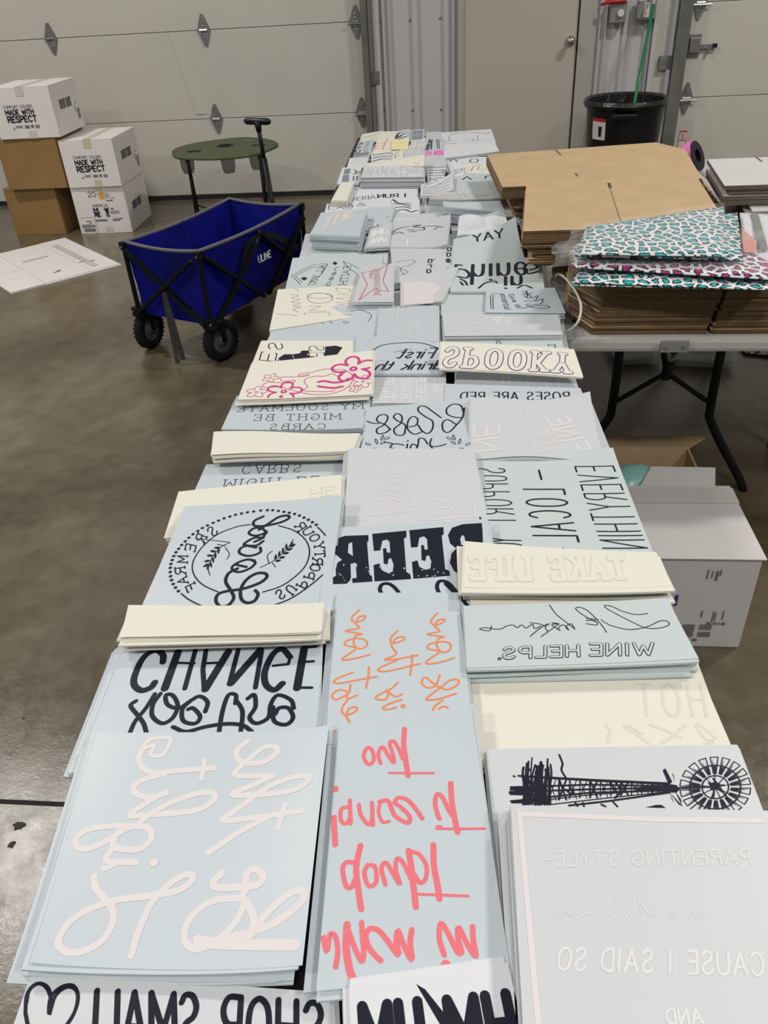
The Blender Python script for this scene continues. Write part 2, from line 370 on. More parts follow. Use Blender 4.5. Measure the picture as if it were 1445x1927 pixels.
    def ribbon(s, mt, pts, w, sharp=False, closed=False):
        mb = s._mb(mt); w = w*.82 if w > .0024 else w
        def E(i=0): return .0003+.00001*((s.ci*5) % 12)+i*1.2e-6+s.over
        if closed: pts = list(pts)+[pts[0]]
        # resample
        P = [Vector((p[0], p[1])) for p in pts]; Q = [P[0]]; st = max(.004, w*.5)
        for a, b in zip(P, P[1:]):
            k = max(1, int((b-a).length/st/(4 if sharp else 1)))
            for i in range(1, k+1): Q.append(a+(b-a)*i/k)
        segs = zip(Q, Q[1:]) if sharp else None
        def quad(a, b, na, nb, i=0):
            e = E(i)
            c = [a-na, a+na, b+nb, b-nb]; L = [s.lift(q.x, q.y, e) for q in c]
            if all(l[1] for l in L): mb.poly([l[0] for l in L])
        def disc(c, r):
            s.ci += 1; e = E(14)
            L = [s.lift(c.x+r*math.cos(k*math.pi/5), c.y+r*math.sin(k*math.pi/5), e) for k in range(10)]
            if all(l[1] for l in L): mb.poly([l[0] for l in L])
        if sharp:
            for a, b in segs:
                t = (b-a);
                if t.length < 1e-6: continue
                t.normalize(); nrm = Vector((-t.y, t.x))*w/2; s.ci += 1; quad(a, b, nrm, nrm)
            for p in P: disc(p, w/2)
        else:
            N = []
            for i in range(len(Q)):
                t = Q[min(i+1, len(Q)-1)]-Q[max(i-1, 0)]
                if t.length < 1e-9: t = Vector((1, 0))
                t.normalize(); N.append(Vector((-t.y, t.x))*w/2)
            for i in range(len(Q)-1): quad(Q[i], Q[i+1], N[i], N[i+1], min(i, 70))
            disc(Q[0], w/2); disc(Q[-1], w/2)
    def draw(s, mt, txt, w, crop=None, sharp=False, closed=False, n=5):
        """strokes given in picture coordinates (of a crop), laid down on the sheet"""
        for st in (parse(txt) if isinstance(txt, str) else txt):
            if crop: st = [(crop[0]+x*crop[2], crop[1]+y*crop[2]) for x, y in st]
            if sharp: pts = [s.xy(*p) for p in st]
            else: pts = [s.xy(p.x, p.y) for p in crom([(a, b, 0) for a, b in st], n, closed)]
            s.ribbon(mt, pts, w, sharp, closed and sharp)
        return s
    def fill(s, mt, txt, crop=None, e=0):
        for st in (parse(txt) if isinstance(txt, str) else txt):
            if crop: st = [(crop[0]+x*crop[2], crop[1]+y*crop[2]) for x, y in st]
            mb = s._mb(mt); ee = .0003+.00001*((s.ci*5) % 12)+e
            P = [s.xy(*p) for p in st]; L = [s.lift(x, y, ee)[0] for x, y in P]
            tr = tessellate_polygon([[Vector((x, y, 0)) for x, y in P]]); n = len(mb.v); mb.v += L
            for t in tr: mb.f.append(tuple(n+i for i in t))
        return s
    def text(s, mt, txt, p0, p1, p2, w, crop=None, slab=0, track=.22):
        if crop: p0, p1, p2 = [(crop[0]+x*crop[2], crop[1]+y*crop[2]) for x, y in (p0, p1, p2)]
        a, b, c = [Vector(s.xy(*p)) for p in (p0, p1, p2)]
        st, tw = glyph_strokes(txt, slab, track)
        for pts, sh in st: s.ribbon(mt, [a+(b-a)*(x/tw)+(c-a)*y for x, y in pts], w, sh)
        return s
    def dots(s, mt, lst, r, crop=None):
        for x, y in lst:
            if crop: x, y = crop[0]+x*crop[2], crop[1]+y*crop[2]
            mb = s._mb(mt); c = s.xy(x, y)
            mb.poly([s.lift(c[0]+r*math.cos(k*math.pi/5), c[1]+r*math.sin(k*math.pi/5), .0006)[0] for k in range(10)])
        return s
    def flower(s, mt, c, r, n, w, crop=None, rot=0, inner=.35):
        if crop: c = (crop[0]+c[0]*crop[2], crop[1]+c[1]*crop[2])
        x, y = s.xy(*c); pts = []
        for k in range(n*12):
            a = 2*math.pi*k/(n*12); rr = r*(inner+(1-inner)*abs(math.cos(n*a/2))**.7); pts.append((x+rr*math.cos(a+rot), y+rr*math.sin(a+rot)))
        s.ribbon(mt, pts, w, False, True)
        s.ribbon(mt, [(x+r*.13*math.cos(k*math.pi/6), y+r*.13*math.sin(k*math.pi/6)) for k in range(12)], w, False, True)
        return s
    def done(s):
        for k, mb in s.inks.items(): mb.build('print', k, s.top, recalc=False)
        return s

# ================================================================= SETTING
D = 6.89
def struct(o, kind='structure'): o['kind'] = kind; return o
fb = MB(); fb.box(-7.5, 5, -2.5, 7.2, -.12, 0); floor = struct(fb.build('floor', 'floor'))
jy = at(60, 1511, z=0).y
for a in ((-7.5, jy, 5, jy),):
    b = MB(); b.box(a[0], a[2], jy-.006, jy+.006, -.01, .0008); b.build('control_joint', 'joint', floor)
for i, (x, y) in enumerate([(36, 1553), (22, 1590), (44, 1352), (143, 1455), (30, 1560)]):
    p = at(x, y, z=0); b = MB(); random.seed(i); pts = []
    for k in range(12):
        a = k*math.pi/6; r = random.uniform(.5, 1)*(.012 if i < 2 else .005); pts.append((p.x+r*math.cos(a)*(1.5 if i == 0 else .8), p.y+r*math.sin(a)))
    b.prism(pts, -.001, .0012); b.build('floor_mark', 'stain', floor)
# back wall of ribbed panels between the doors, plain above
wb = MB(); wb.box(-7.5, 5, D+.05, D+.2, 2.5, 4.2); wb.box(-.70, 1.48, D+.06, D+.2, 0, 2.5)
wallb = struct(wb.build('wall_back', 'panel'))
def ribbed(x0, x1, ribs):
    prof = [(x0, D+.02)]
    for r, w in ribs: prof += [(r-w/2, D+.02), (r-w/2+.012, D-.006), (r+w/2-.012, D-.006), (r+w/2, D+.02)]
    prof.append((x1, D+.02)); pts = prof+[(x1, D+.07), (x0, D+.07)]
    b = MB(); n = len(pts); b.v += [Vector((p[0], p[1], 0)) for p in pts]+[Vector((p[0], p[1], 2.5)) for p in pts]
    for i in range(n): j = (i+1) % n; b.f.append((i, j, n+j, n+i))
    return b.build('ribbed_panel', 'panel', wallb)
ribbed(-.66, -.06, [(-.632, .035), (-.585, .03), (-.395, .06), (-.165, .05), (-.11, .03)])
ribbed(.90, 1.36, [(.955, .03), (1.0, .03), (1.14, .05), (1.285, .03), (1.325, .03)])
for x, z in [(771.5, 38), (828.5, 34), (776.5, 208), (830, 206), (714, 41), (723, 208)]:
    p = at(x, z, Y=D+.018); b = MB(); b.lathe([(0, -.006), (.007, -.006), (.009, 0)], (p.x, p.y, p.z), 10, (0, 1, 0)); b.build('panel_screw', 'zinc', wallb)
# man door
b = MB(); b.box(-.035, .795, D-.005, D+.04, .01, 2.1); md = struct(b.build('door_2', 'beige'))
b = MB(); b.box(.795, .806, D+.0, D+.045, 0, 2.1); b.build('gap', 'seal', md)
b = MB(); b.box(.806, .90, D-.03, D+.05, 0, 2.16); b.box(-.075, -.035, D-.02, D+.05, 0, 2.16); b.box(-.075, .90, D-.03, D+.05, 2.11, 2.2); b.build('door_frame', 'frame', md)
p = at(1073, 77, Y=D-.03); b = MB()
b.lathe([(0, .03), (.033, .03), (.033, .02), (.014, .014), (.013, -.02), (.024, -.028), (.029, -.042), (.025, -.056), (.012, -.062), (0, -.062)], (p.x, D-.035, p.z), 24, (0, 1, 0))
b.build('door_knob', 'chrome', md, smooth=True)
# garage doors
def garage(name, x0, x1, hinges, edge):
    d = None; b = MB(); b.box(x0, x1, D+.02, D+.05, .03, 2.44); d = struct(b.build(name, 'door'))
    for k in range(4):
        z0 = .035 if k == 0 else .61*k+.002; z1 = .61*(k+1)-.002
        q = MB(); q.box(x0, x1, D-.0, D+.045, z0, z1); q.build('door_section', 'door', d, bevel=.003)
    q = MB(); q.box(x0, x1, D-.012, D+.045, 0, .034); q.build('bottom_seal', 'seal', d)
    for (hx, hy) in hinges:
        p = at(hx, hy, Y=D-.01); z = round(p.z/.61)*.61
        h = MB(); pts = [(p.x-.009, z-.105), (p.x+.009, z-.105), (p.x+.05, z), (p.x+.009, z+.105), (p.x-.009, z+.105), (p.x-.05, z)]
        n = len(h.v); h.v += [Vector((a, D-.012, c)) for a, c in pts]+[Vector((a, D, c)) for a, c in pts]; k = len(pts)
        h.f += [tuple(range(k)), tuple(reversed(range(k, 2*k)))]+[(i, (i+1) % k, k+(i+1) % k, k+i) for i in range(k)]
        ho = h.build('hinge', 'zinc', d)
        h = MB(); h.tube([(p.x-.03, D-.018, z), (p.x+.03, D-.018, z)], .008, 8)
        if edge(p.x): h.tube([(p.x-.06, D-.03, z-.012), (p.x+.075, D-.03, z-.012)], .006, 8)
        h.build('hinge_pin', 'chrome', ho)
        h = MB()
        for dz in (-.05, -.028, .028, .05): h.lathe([(0, -.019), (.005, -.018), (.006, -.012)], (p.x, D, z+dz), 8, (0, 1, 0))
        h.build('bolts', 'chrome', ho)
    return d
g1 = garage('door_1', -7.2, -.795, [(95, 72), (383, 57), (669, 43), (140, 233), (407, 223), (681, 212)], lambda x: x > -1)
g3 = garage('door_3', 1.60, 4.8, [(1318, 8), (1291, 185)], lambda x: x < 2)
# the big dent crease in the left door: a pressed fold line
b = MB(); P0 = at(318, 62, Y=D-.001); P1 = at(345, 140, Y=D-.001); P2 = at(372, 215, Y=D-.001)
b.poly([(P0.x-.02, D-.001, P0.z), (P0.x+.01, D-.006, P0.z), (P1.x+.005, D-.007, P1.z), (P1.x-.03, D-.001, P1.z)])
b.poly([(P1.x-.03, D-.001, P1.z), (P1.x+.005, D-.007, P1.z), (P2.x+.02, D-.007, P2.z), (P2.x-.03, D-.001, P2.z)])
b.poly([(P0.x+.01, D-.006, P0.z), (P0.x+.03, D-.001, P0.z), (P1.x+.06, D-.001, P1.z), (P1.x+.005, D-.007, P1.z)])
b.poly([(P1.x+.005, D-.007, P1.z), (P1.x+.06, D-.001, P1.z), (P2.x+.1, D-.001, P2.z), (P2.x+.02, D-.007, P2.z)])
b.build('dent', 'door', g1)
# tracks, jambs
def trim(n, boxes, mt, **k):
    b = MB()
    for q in boxes: b.box(*q)
    return struct(b.build('trim_%d' % n, mt))
trim(1, [(-.705, -.66, D-.03, D+.05, 0, 2.5)], 'panel')
trim(2, [(-.785, -.705, D+.0, D+.05, 0, 2.5)], 'door')
trim(3, [(1.36, 1.47, D-.0, D+.05, 0, 2.5)], 'door')
trim(4, [(1.335, 1.36, D-.04, D+.05, 0, 2.5)], 'panel')
def track(x0, x1, side, label, px, py):
    b = MB(); s = side; w = .003
    b.box(x0, x1, D-.034, D-.031, .02, 2.5); b.box(x0 if s > 0 else x1-w, x0+w if s > 0 else x1, D-.085, D-.031, .02, 2.5)
    b.box(x0, x1, D-.085, D-.082, .02, 2.5)
    o = thing('door_track', label, 'door track', (x0, D-.06, .02), 'galvanised garage door tracks')
    b.build('rail', 'track', o)
    p = at(px, py, Y=D-.03); c = MB(); e = x1 if s < 0 else x0
    c.box(e-.08 if s > 0 else e-.005, e+.005 if s > 0 else e+.065, D-.036, D-.026, p.z-.045, p.z+.045)
    c.box(e-.08 if s > 0 else e+.06, e-.075 if s > 0 else e+.065, D-.03, D+.01, p.z-.045, p.z+.045)
    c.build('bracket', 'zinc', o); return o
track(-.79, -.74, -1, 'galvanised vertical door track at the right edge of the wide left garage door', 698, 147)
track(1.49, 1.585, 1, 'galvanised vertical door track beside the right garage door, behind the trash can', 1275, 117)

# ---- wall things right of the man door
def wbox(p, w, h, d): b = MB(); b.box(p.x-w/2, p.x+w/2, D-.01-d, D-.008, p.z-h/2, p.z+h/2); return b
p = at(1163, 22, Y=D-.05)
t = thing('disconnect_switch', 'grey metal switch box with a red lever on the ribbed wall above the trash can', 'switch box', (p.x, D-.01, p.z-.07))
wbox(p, .115, .14, .06).build('box_body', 'boxgrey', t, bevel=.008)
q = at(1168, 25, Y=D-.075); b = MB(); b.lathe([(0, -.02), (.020, -.02), (.024, -.012), (.024, 0)], (q.x, D-.072, q.z), 20, (0, 1, 0)); b.build('button', 'offwhite', t)
q = at(1155, 5, Y=D-.08); b = MB(); b.tube([(q.x-.09, D-.08, q.z-.01), (q.x-.05, D-.085, q.z+.005), (q.x+.06, D-.085, q.z+.01), (q.x+.085, D-.08, q.z)], [.008, .014, .014, .009], 10); b.build('lever', 'redp', t, smooth=True)
b = MB()
for dx, dz in ((-.05, -.06), (.05, -.06), (-.05, .06), (.05, .06)): b.lathe([(0, -.008), (.006, -.007), (.007, 0)], (p.x+dx, D-.07, p.z+dz), 8, (0, 1, 0))
b.build('screws', 'chrome', t)
p = at(1216, 18, Y=D-.05)
t = thing('power_outlet', 'grey metal outlet box with two sockets on the wall behind the broom', 'power outlet', (p.x, D-.01, p.z-.065))
wbox(p, .13, .125, .055).build('box_body', 'boxgrey', t, bevel=.008)
b = MB(); b.box(p.x-.018, p.x+.018, D-.071, D-.064, p.z-.045, p.z+.045); fp = b.build('socket_plate', 'offwhite', t)
b = MB()
for dz in (-.025, .022):
    for dx in (-.007, .006): b.box(p.x+dx, p.x+dx+.002, D-.0725, D-.070, p.z+dz, p.z+dz+.009)
    b.lathe([(0, -.0015), (.003, -.0015), (.003, 0)], (p.x, D-.071, p.z+dz-.008), 8, (0, 1, 0))
b.build('slots', 'black', fp)
b = MB()
for dx, dz in ((-.053, -.05), (.053, -.05), (-.053, .05), (.053, .05)): b.lathe([(0, -.008), (.006, -.007), (.007, 0)], (p.x+dx, D-.065, p.z+dz), 8, (0, 1, 0))
b.build('screws', 'chrome', t)
# door latch on right garage door
p = at(1309, 86, Y=D-.02)
t = thing('door_latch', 'steel slide latch on the right garage door above its lower hinge', 'latch', (p.x, D-.003, p.z-.08))
b = MB(); b.box(p.x-.05, p.x+.035, D-.012, D-.003, p.z-.075, p.z+.075); b.box(p.x-.045, p.x+.03, D-.035, D-.012, p.z-.045, p.z+.05); b.build('latch_plate', 'zinc', t, bevel=.003)
b = MB(); b.box(p.x+.03, p.x+.12, D-.028, D-.018, p.z-.02, p.z+.005); b.box(p.x+.085, p.x+.1, D-.03, D-.02, p.z-.06, p.z-.02); b.build('slide_bolt', 'zinc', t)
b = MB(); b.box(p.x+.118, p.x+.15, D-.032, D-.016, p.z-.018, p.z+.008); b.build('grip', 'black', t)
# warning sticker
p = at(1284, 259, Y=D-.002)
t = thing('warning_sticker', 'red and white warning sticker low on the right garage door', 'sticker', (p.x, D-.003, p.z-.09))
b = MB(); b.box(p.x-.028, p.x+.028, D-.0035, D-.0022, p.z-.10, p.z+.05); b.build('label', 'offwhite', t)
b = MB(); b.box(p.x-.028, p.x+.028, D-.0045, D-.0036, p.z+.038, p.z+.05); b.box(p.x-.028, p.x-.025, D-.0045, D-.0036, p.z-.1, p.z+.038); b.box(p.x+.025, p.x+.028, D-.0045, D-.0036, p.z-.1, p.z+.038)
b.box(p.x-.028, p.x+.028, D-.0045, D-.0036, p.z-.022, p.z-.016)
for k in range(4): b.box(p.x-.018+.002*k, p.x+.012, D-.0045, D-.0036, p.z+.022-.011*k, p.z+.027-.011*k)
b.build('print', 'red', t)

# ---- trash can + liner + broom
tc = Vector((1.10, 6.30, 0))
t = thing('trash_can', 'large round black plastic trash can with a white label by the man door', 'trash can', tc)
b = MB(); b.lathe([(0, .004), (.215, .004), (.225, .03), (.262, .64), (.268, .66), (.285, .668), (.288, .70), (.278, .708), (.270, .70), (.264, .66), (.222, .04), (0, .03)], tc, 56); b.build('body', 'black', t, smooth=True)
b = MB()
for a in (-100,):
    c = math.cos(math.radians(a)); s_ = math.sin(math.radians(a)); b.bar(tc+Vector((c*.275-.085, s_*.275, .63)), tc+Vector((c*.275+.085, s_*.275, .63)), .04, .035)
b.build('handle', 'black', t, bevel=.008)
p = at(1123, 228, Y=6.06); b = MB()
for k in range(6):
    a0 = math.radians(-153+k*4.3); a1 = math.radians(-153+(k+1)*4.3); pts = []
    for a, z in ((a0, .475), (a1, .475), (a1, .61), (a0, .61)):
        r = .2262+(z-.03)/.61*.037+.001; pts.append(tc+Vector((math.cos(a)*r, math.sin(a)*r, z)))
    b.poly(pts)
lb = b.build('label', 'offwhite', t, recalc=False)
b = MB()
for k in range(6):
    a0 = math.radians(-153+k*4.3); a1 = math.radians(-153+(k+1)*4.3)
    for z0, z1, kk in ((.59, .61, range(6)),):
        if k in kk: b.poly([tc+Vector((math.cos(a)*((.2262+(z-.03)/.61*.037+.002)), math.sin(a)*((.2262+(z-.03)/.61*.037+.002)), z)) for a, z in ((a0, z0), (a1, z0), (a1, z1), (a0, z1))])
b.build('print', 'redp', lb, recalc=False)
b = MB(); LR = lambda z: .2262+(z-.03)/.61*.037+.002
def lp(a, z): a = math.radians(a); return tc+Vector((math.cos(a)*LR(z), math.sin(a)*LR(z), z))
b.poly([lp(-139, .495), lp(-134, .495), lp(-133, .56), lp(-140, .56)]); b.build('can_picture', 'ink', lb, recalc=False)
random.seed(3); k = 72; b = MB(); prof = [(.292, .60+.0), (.291, .69), (.281, .712), (.262, .70), (.255, .6), (.235, .45), (.18, .35), (0, .33)]
n = 0
for i, (r, z) in enumerate(prof):
    for q in range(k):
        a = 2*math.pi*q/k; dr = random.uniform(-.008, .004) if 2 < i < 7 else 0; zz = z+(random.uniform(-.02, .02) if i > 3 else 0)
        if i == 0: zz = .685
        b.v.append(tc+Vector((math.cos(a)*(r+dr if i > 1 else r), math.sin(a)*(r+dr), zz)))
for i in range(len(prof)-1):
    for q in range(k): a = i*k+q; c = i*k+(q+1) % k; b.f.append((a, c, c+k, a+k))
b.build('bin_liner', 'liner', t, recalc=False)
p0 = at(1197, 177, Y=6.44); p1 = at(1243, -60, Y=6.84); dd = (p1-p0)
t = thing('broom', 'green broom pole with white tip leaning in the black trash can', 'broom', p0-dd*.5)
jn = at(1238, 8, Y=6.75); kk = (jn.z-p0.z)/dd.z
b = MB(); b.tube([p0-dd*.55, p0+dd*kk], .012, 12); b.build('pole', 'greenp', t, smooth=True)
b = MB(); b.tube([p0+dd*kk, p0+dd*1.15], .011, 12); b.build('pole_tip', 'offwhite', t, smooth=True)
# hanging cord at the right jamb
b = MB(); b.tube([p for p in crom([at(1266, 128, Y=D-.04), at(1262, 140, Y=D-.04), at(1257, 158, Y=D-.04), at(1259, 175, Y=D-.04), at(1256, 200, Y=D-.04), at(1250, 225, Y=D-.04), at(1247, 250, Y=D-.04), at(1246, 285, Y=D-.04)])], .003, 6)
tag(b.build('pull_cord', 'offwhite'), 'thin white cord hanging down the jamb right of the trash can', 'cord')

# ================================================================= CARTONS (left)
def gprint(parent, face, items, mt='ink', d=.0012):
    """lettering on a flat face: face = (origin, ex, ey) in metres; items = (text, x, y, h, w, stroke)"""
    o, ex, ey = face; nz = ex.cross(ey).normalized(); mb = MB(); cc = 0
    for txt, x, y, h, w, st in items:
        ss, tw = glyph_strokes(txt)
        for pts, sh in ss:
            P = [(x+px/tw*w, y+py*h) for px, py in pts]; cc += 1; e = d+.00002*(cc % 40)
            for a, c in zip(P, P[1:]):
                t = Vector((c[0]-a[0], c[1]-a[1]));
                if t.length < 1e-7: continue
                t.normalize(); n = Vector((-t.y, t.x))*st/2; t = t*st/3
                mb.poly([o+ex*q[0]+ey*q[1]+nz*e for q in ((a[0]-n.x-t.x, a[1]-n.y-t.y), (a[0]+n.x-t.x, a[1]+n.y-t.y), (c[0]+n.x+t.x, c[1]+n.y+t.y), (c[0]-n.x+t.x, c[1]-n.y+t.y))])
    return mb.build('print', mt, parent, recalc=False)
def rects(parent, face, rs, mt, name='print', d=.0012):
    if name == 'tape' and len(rs) > 1:
        for q in rs: rects(parent, face, [q], mt, name, d)
        return
    o, ex, ey = face; nz = ex.cross(ey).normalized(); mb = MB()
    for x, y, w, h in rs: mb.poly([o+ex*a+ey*c+nz*d for a, c in ((x, y), (x+w, y), (x+w, y+h), (x, y+h))])
    return mb.build(name, mt, parent, recalc=False)
def carton(label, x, y, z, w, dp, h, mt, rot=0, kind='white', group='shipping cartons stacked by the garage door'):
    t = thing('cardboard_box', label, 'cardboard box', (x, y, z), group)
    c, s = math.cos(rot), math.sin(rot); ex = Vector((c, s, 0)); ey = Vector((-s, c, 0)); ez = Vector((0, 0, 1)); o = Vector((x, y, z))
    def P(a, b_, c_): return o+ex*a+ey*b_+ez*c_
    b = MB(); e = .0015; b.hexa([P(0, 0, 0), P(w, 0, 0), P(w, dp, 0), P(0, dp, 0), P(0, 0, h-.006), P(w, 0, h-.006), P(w, dp, h-.006), P(0, dp, h-.006)]); b.build('body', mt, t, bevel=.003)
    for f, (a0, a1) in enumerate(((0, w/2-.001), (w/2+.001, w))):
        q = MB(); q.hexa([P(a0, 0, h-.006), P(a1, 0, h-.006), P(a1, dp, h-.006), P(a0, dp, h-.006), P(a0, 0, h), P(a1, 0, h-(.0 if f else .001)), P(a1, dp, h), P(a0, dp, h)]); q.build('flap', mt, t)
    front = (P(0, -.001, 0), ex, ez); side = (P(w+.001, 0, 0), ey, ez); top = (P(0, 0, h), ex, ey)
    tm = 'tape' if kind != 'brown' else 'kraft'
    if kind != 'brown':
        rects(t, top, [(w*.46, 0, .055, dp)], 'tape', 'tape'); rects(t, front, [(w*.46, h-.055, .055, .055), (w*.5, 0, .055, .05)], 'tapey' if kind == 'two' else 'tape', 'tape')
    if kind in ('white', 'two'):
        fx = .24*w/.395; fy = h*.44
        gprint(t, front, [('COMFORT COLORS', .085, .195, .018, .205, .0021), ('MADE WITH', .09, .155, .030, .20, .0062), ('RESPECT', .093, .108, .036, .205, .0078)], 'ink')
        rects(t, front, [(.115, .06, .01, .012)]+[(.135, .07+.006*i, .05, .003) for i in range(3)]+[(.20, .066+.007*i, .035, .005) for i in range(3)]+[(.245, .068, .02, .02)]+[(.275, .066+.008*i, .033, .004) for i in range(3)], 'ptype')
        gprint(t, side, [('COMFORT COLORS', .12, h*.50, .055, .20, .006)], 'ptype')
        rects(t, side, [(dp-.10, .16, .03, .003), (dp-.1, .17, .02, .003)]+[(dp-.085+.006*i, .06, .0035, .07) for i in range(8)]+[(dp-.12, .11+.01*i, .02, .004) for i in range(4)], 'ptype')
    if kind == 'old':
        gprint(t, front, [('COMFORT CO', .14, .195, .014, .11, .002), ('M', .14, .158, .028, .03, .008), ('W', .222, .158, .028, .028, .008), ('RE', .14, .125, .028, .04, .008), ('E', .232, .125, .028, .018, .008)], 'ink')
        gprint(t, front, [('20', .125, .265, .035, .055, .0035)], 'ink')
        rects(t, front, [(.205, .247, .038, .045)], 'yel', 'label')
        rects(t, front, [(.25, .28-.008*i, .02+.02*(i % 2), .003) for i in range(4)]+[(.29, .25, .03, .003), (.25, .232, .05, .007), (.27, .17, .02, .012)]+[(.26, .158-.008*i, .07, .003) for i in range(3)]+[(.265, .11, .07, .002), (.265, .085, .002, .027), (.27, .09, .05, .012), (.32, .1, .025, .006)]
              + [(.02, .118, .10, .002), (.13, .01, .002, .11), (.105, .01, .025, .002), (.06, .09, .04, .006), (.085, .075, .012, .008)]+[(.02+.006*i, .045, .004 if i % 3 else .002, .026) for i in range(12)]+[(.03+.0055*i, .018, .004, .022) for i in range(16)]+[(.095, .05, .025, .016), (.135, .09, .09, .012)], 'ptype')
        gprint(t, side, [('COMFORT COLORS', .12, h*.42, .05, .20, .006)], 'ptype')
    return t
B = Vector((-2.897, 5.89, 0)); a_ = math.atan2(.017, .395)
carton('white carton marked 20 with shipping labels, standing on the floor under another white carton', -2.897, 5.89, 0, .395, .50, .333, 'wbox', a_, 'old')
carton('white carton with bold black lettering, upper of the short two-box stack', -2.89, 5.875, .334, .395, .49, .318, 'wbox', a_-.02, 'two')
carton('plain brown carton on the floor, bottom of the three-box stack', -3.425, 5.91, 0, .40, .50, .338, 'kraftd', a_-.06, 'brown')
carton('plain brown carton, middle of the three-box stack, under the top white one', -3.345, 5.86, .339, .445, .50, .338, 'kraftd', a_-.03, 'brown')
carton('white carton with bold black lettering, topmost of the tall three-box stack', -3.285, 5.845, .678, .435, .48, .322, 'wbox', a_-.01, 'white')
# flattened white carton on the floor
c = [at(124, 447, z=.012), at(228, 496, z=.012), at(20, 551, z=.012)]; c.append(c[0]+c[2]-c[1])
t = thing('flattened_box', 'flattened white carton lying on the concrete floor left of the wagon', 'flattened box', (c[2].x, c[2].y, 0))
b = MB(); b.hexa([Vector((q.x, q.y, .001)) for q in (c[2], c[1], c[0], c[3])]+[Vector((q.x, q.y, .007)) for q in (c[2], c[1], c[0], c[3])]); b.build('lower_layer', 'wbox', t)
ex = (c[1]-c[2]); ey = (c[0]-c[1]); lx, ly = ex.length, ey.length; ex.normalize(); ey.normalize(); o = c[2].copy(); o.z = .0
def pl(x, y): q = o+ex*x*lx+ey*y*ly; return (q.x, q.y)
b = MB()
b.prism([pl(-.0, .0), pl(.30, .0), pl(.30, .44), pl(.0, .44)], .0075, .013); b.prism([pl(.305, .012), pl(.72, .012), pl(.72, .99), pl(.305, .99)], .0075, .0128); b.prism([pl(.725, .012), pl(.99, .012), pl(.99, .52), pl(.725, .52)], .0075, .0125); b.prism([pl(.725, .53), pl(.99, .53), pl(.99, 1), pl(.725, 1)], .0075, .0125); b.prism([pl(.0, .45), pl(.30, .45), pl(.30, 1), pl(.0, 1)], .0075, .0128)
b.build('upper_layer', 'wbox', t)
face = (Vector((o.x, o.y, .0136)), ex, ey)
rects(t, face, [(lx*.78, ly*(.1), .045, ly*.75), (lx*.38, ly*.6, .18, .03)], 'tape', 'tape')
rects(t, face, [(lx*.82, .2, .03, .004), (lx*.82, .21, .05, .004), (lx*.83, .225, .03, .006), (lx*.74, .25, .05, .008), (lx*.46, .17, .05, .01), (lx*.5, .19, .03, .01)], 'ptype', 'print', .0012)

# ================================================================= CAMP TABLE
cc = Vector((-1.72, 6.0, 0)); zt = .555
t = thing('folding_camp_table', 'round olive green fabric camp table with black legs by the garage door', 'camp table', cc)
b = MB(); k = 48; prof = [(.055, zt), (.30, zt-.004), (.365, zt-.008), (.378, zt-.012), (.378, zt-.026), (.365, zt-.028), (.055, zt-.02), (.055, zt)]
b.lathe(prof, cc, k)
for i, v in enumerate(b.v):
    dx, dy = v.x-cc.x, v.y-cc.y; r = math.hypot(dx, dy); a = math.atan2(dy, dx); v.z += .003*math.cos(4*a+.7)*(r/.38)**2
    f = 1+.008*math.cos(8*a); v.x = cc.x+dx*f; v.y = cc.y+dy*f
b.build('tabletop', 'olive', t, smooth=True)
holes = [(365, 282), (488, 272), (430, 292), (470, 262)]
def hole_at(cx, cy, r, name):
    b = MB(); b.lathe([(r, .003), (r*1.12, .004), (r*1.12, -.002)], (cx, cy, zt-.006), 20); b.build(name, 'seal', t)
b = MB(); b.lathe([(.047, .002), (.060, .003), (.062, -.01)], (cc.x, cc.y, zt), 28); b.build('centre_ring', 'seal', t)
for (x, y) in ((365, 284), (487, 273)):
    p = at(x, y, z=zt); b = MB(); b.box(p.x-.045, p.x+.045, p.y-.02, p.y+.02, zt-.008, zt+.0015); b.build('cup_slot', 'seal', t)
for (dx, dy) in ((-.21, -.26), (.09, -.30), (.27, -.22), (-.1, .3)):
    b = MB(); p = (cc.x+dx, cc.y+dy, zt-.02); b.lathe([(.05, 0), (.048, -.03), (.044, -.075), (.034, -.10), (0, -.102)], p, 14); b.build('cup_holder', 'mesh', t, recalc=False)
p = at(467, 265, z=zt); gprint(t, (Vector((p.x-.035, p.y-.01, zt+.001)), Vector((1, 0, 0)), Vector((0, 1, 0))), [('CAMP', 0, 0, .02, .07, .003)][:0] or [('-', 0, 0, .03, .07, .006)], 'offwhite')
lx0, lx1, ly0, ly1 = -1.945, -1.43, 5.80, 6.22
for (x, y) in ((lx0, ly0), (lx1, ly0), (-2.045, 6.11), (-1.51, 6.15)):
    if 1:
        b = MB(); sx = -.0; b.tube([(x, y, zt-.02), (x+sx, y+(-.03 if y == ly0 else .03), .01)], .009, 10); b.tube([(x, y, zt-.06), (x, y, zt-.02)], .016, 8)
        L = b.build('leg', 'blackm', t, smooth=True)
        b = MB(); b.lathe([(0, 0), (.014, 0), (.012, .025), (0, .025)], (x+sx, y+(-.03 if y == ly0 else .03), 0), 10); b.build('foot', 'rubber', L)
for (a, c_) in (((lx0, ly0), (-1.51, 6.15)), ((lx1, ly0), (-2.045, 6.11))):
    b = MB(); b.tube([(a[0], a[1]-.02, .13), ((lx0+lx1)/2, (ly0+ly1)/2, .03), (c_[0], c_[1]+.02, .13)], .006, 8); b.build('brace', 'blackm', t)
p = at(512, 272, Y=6)
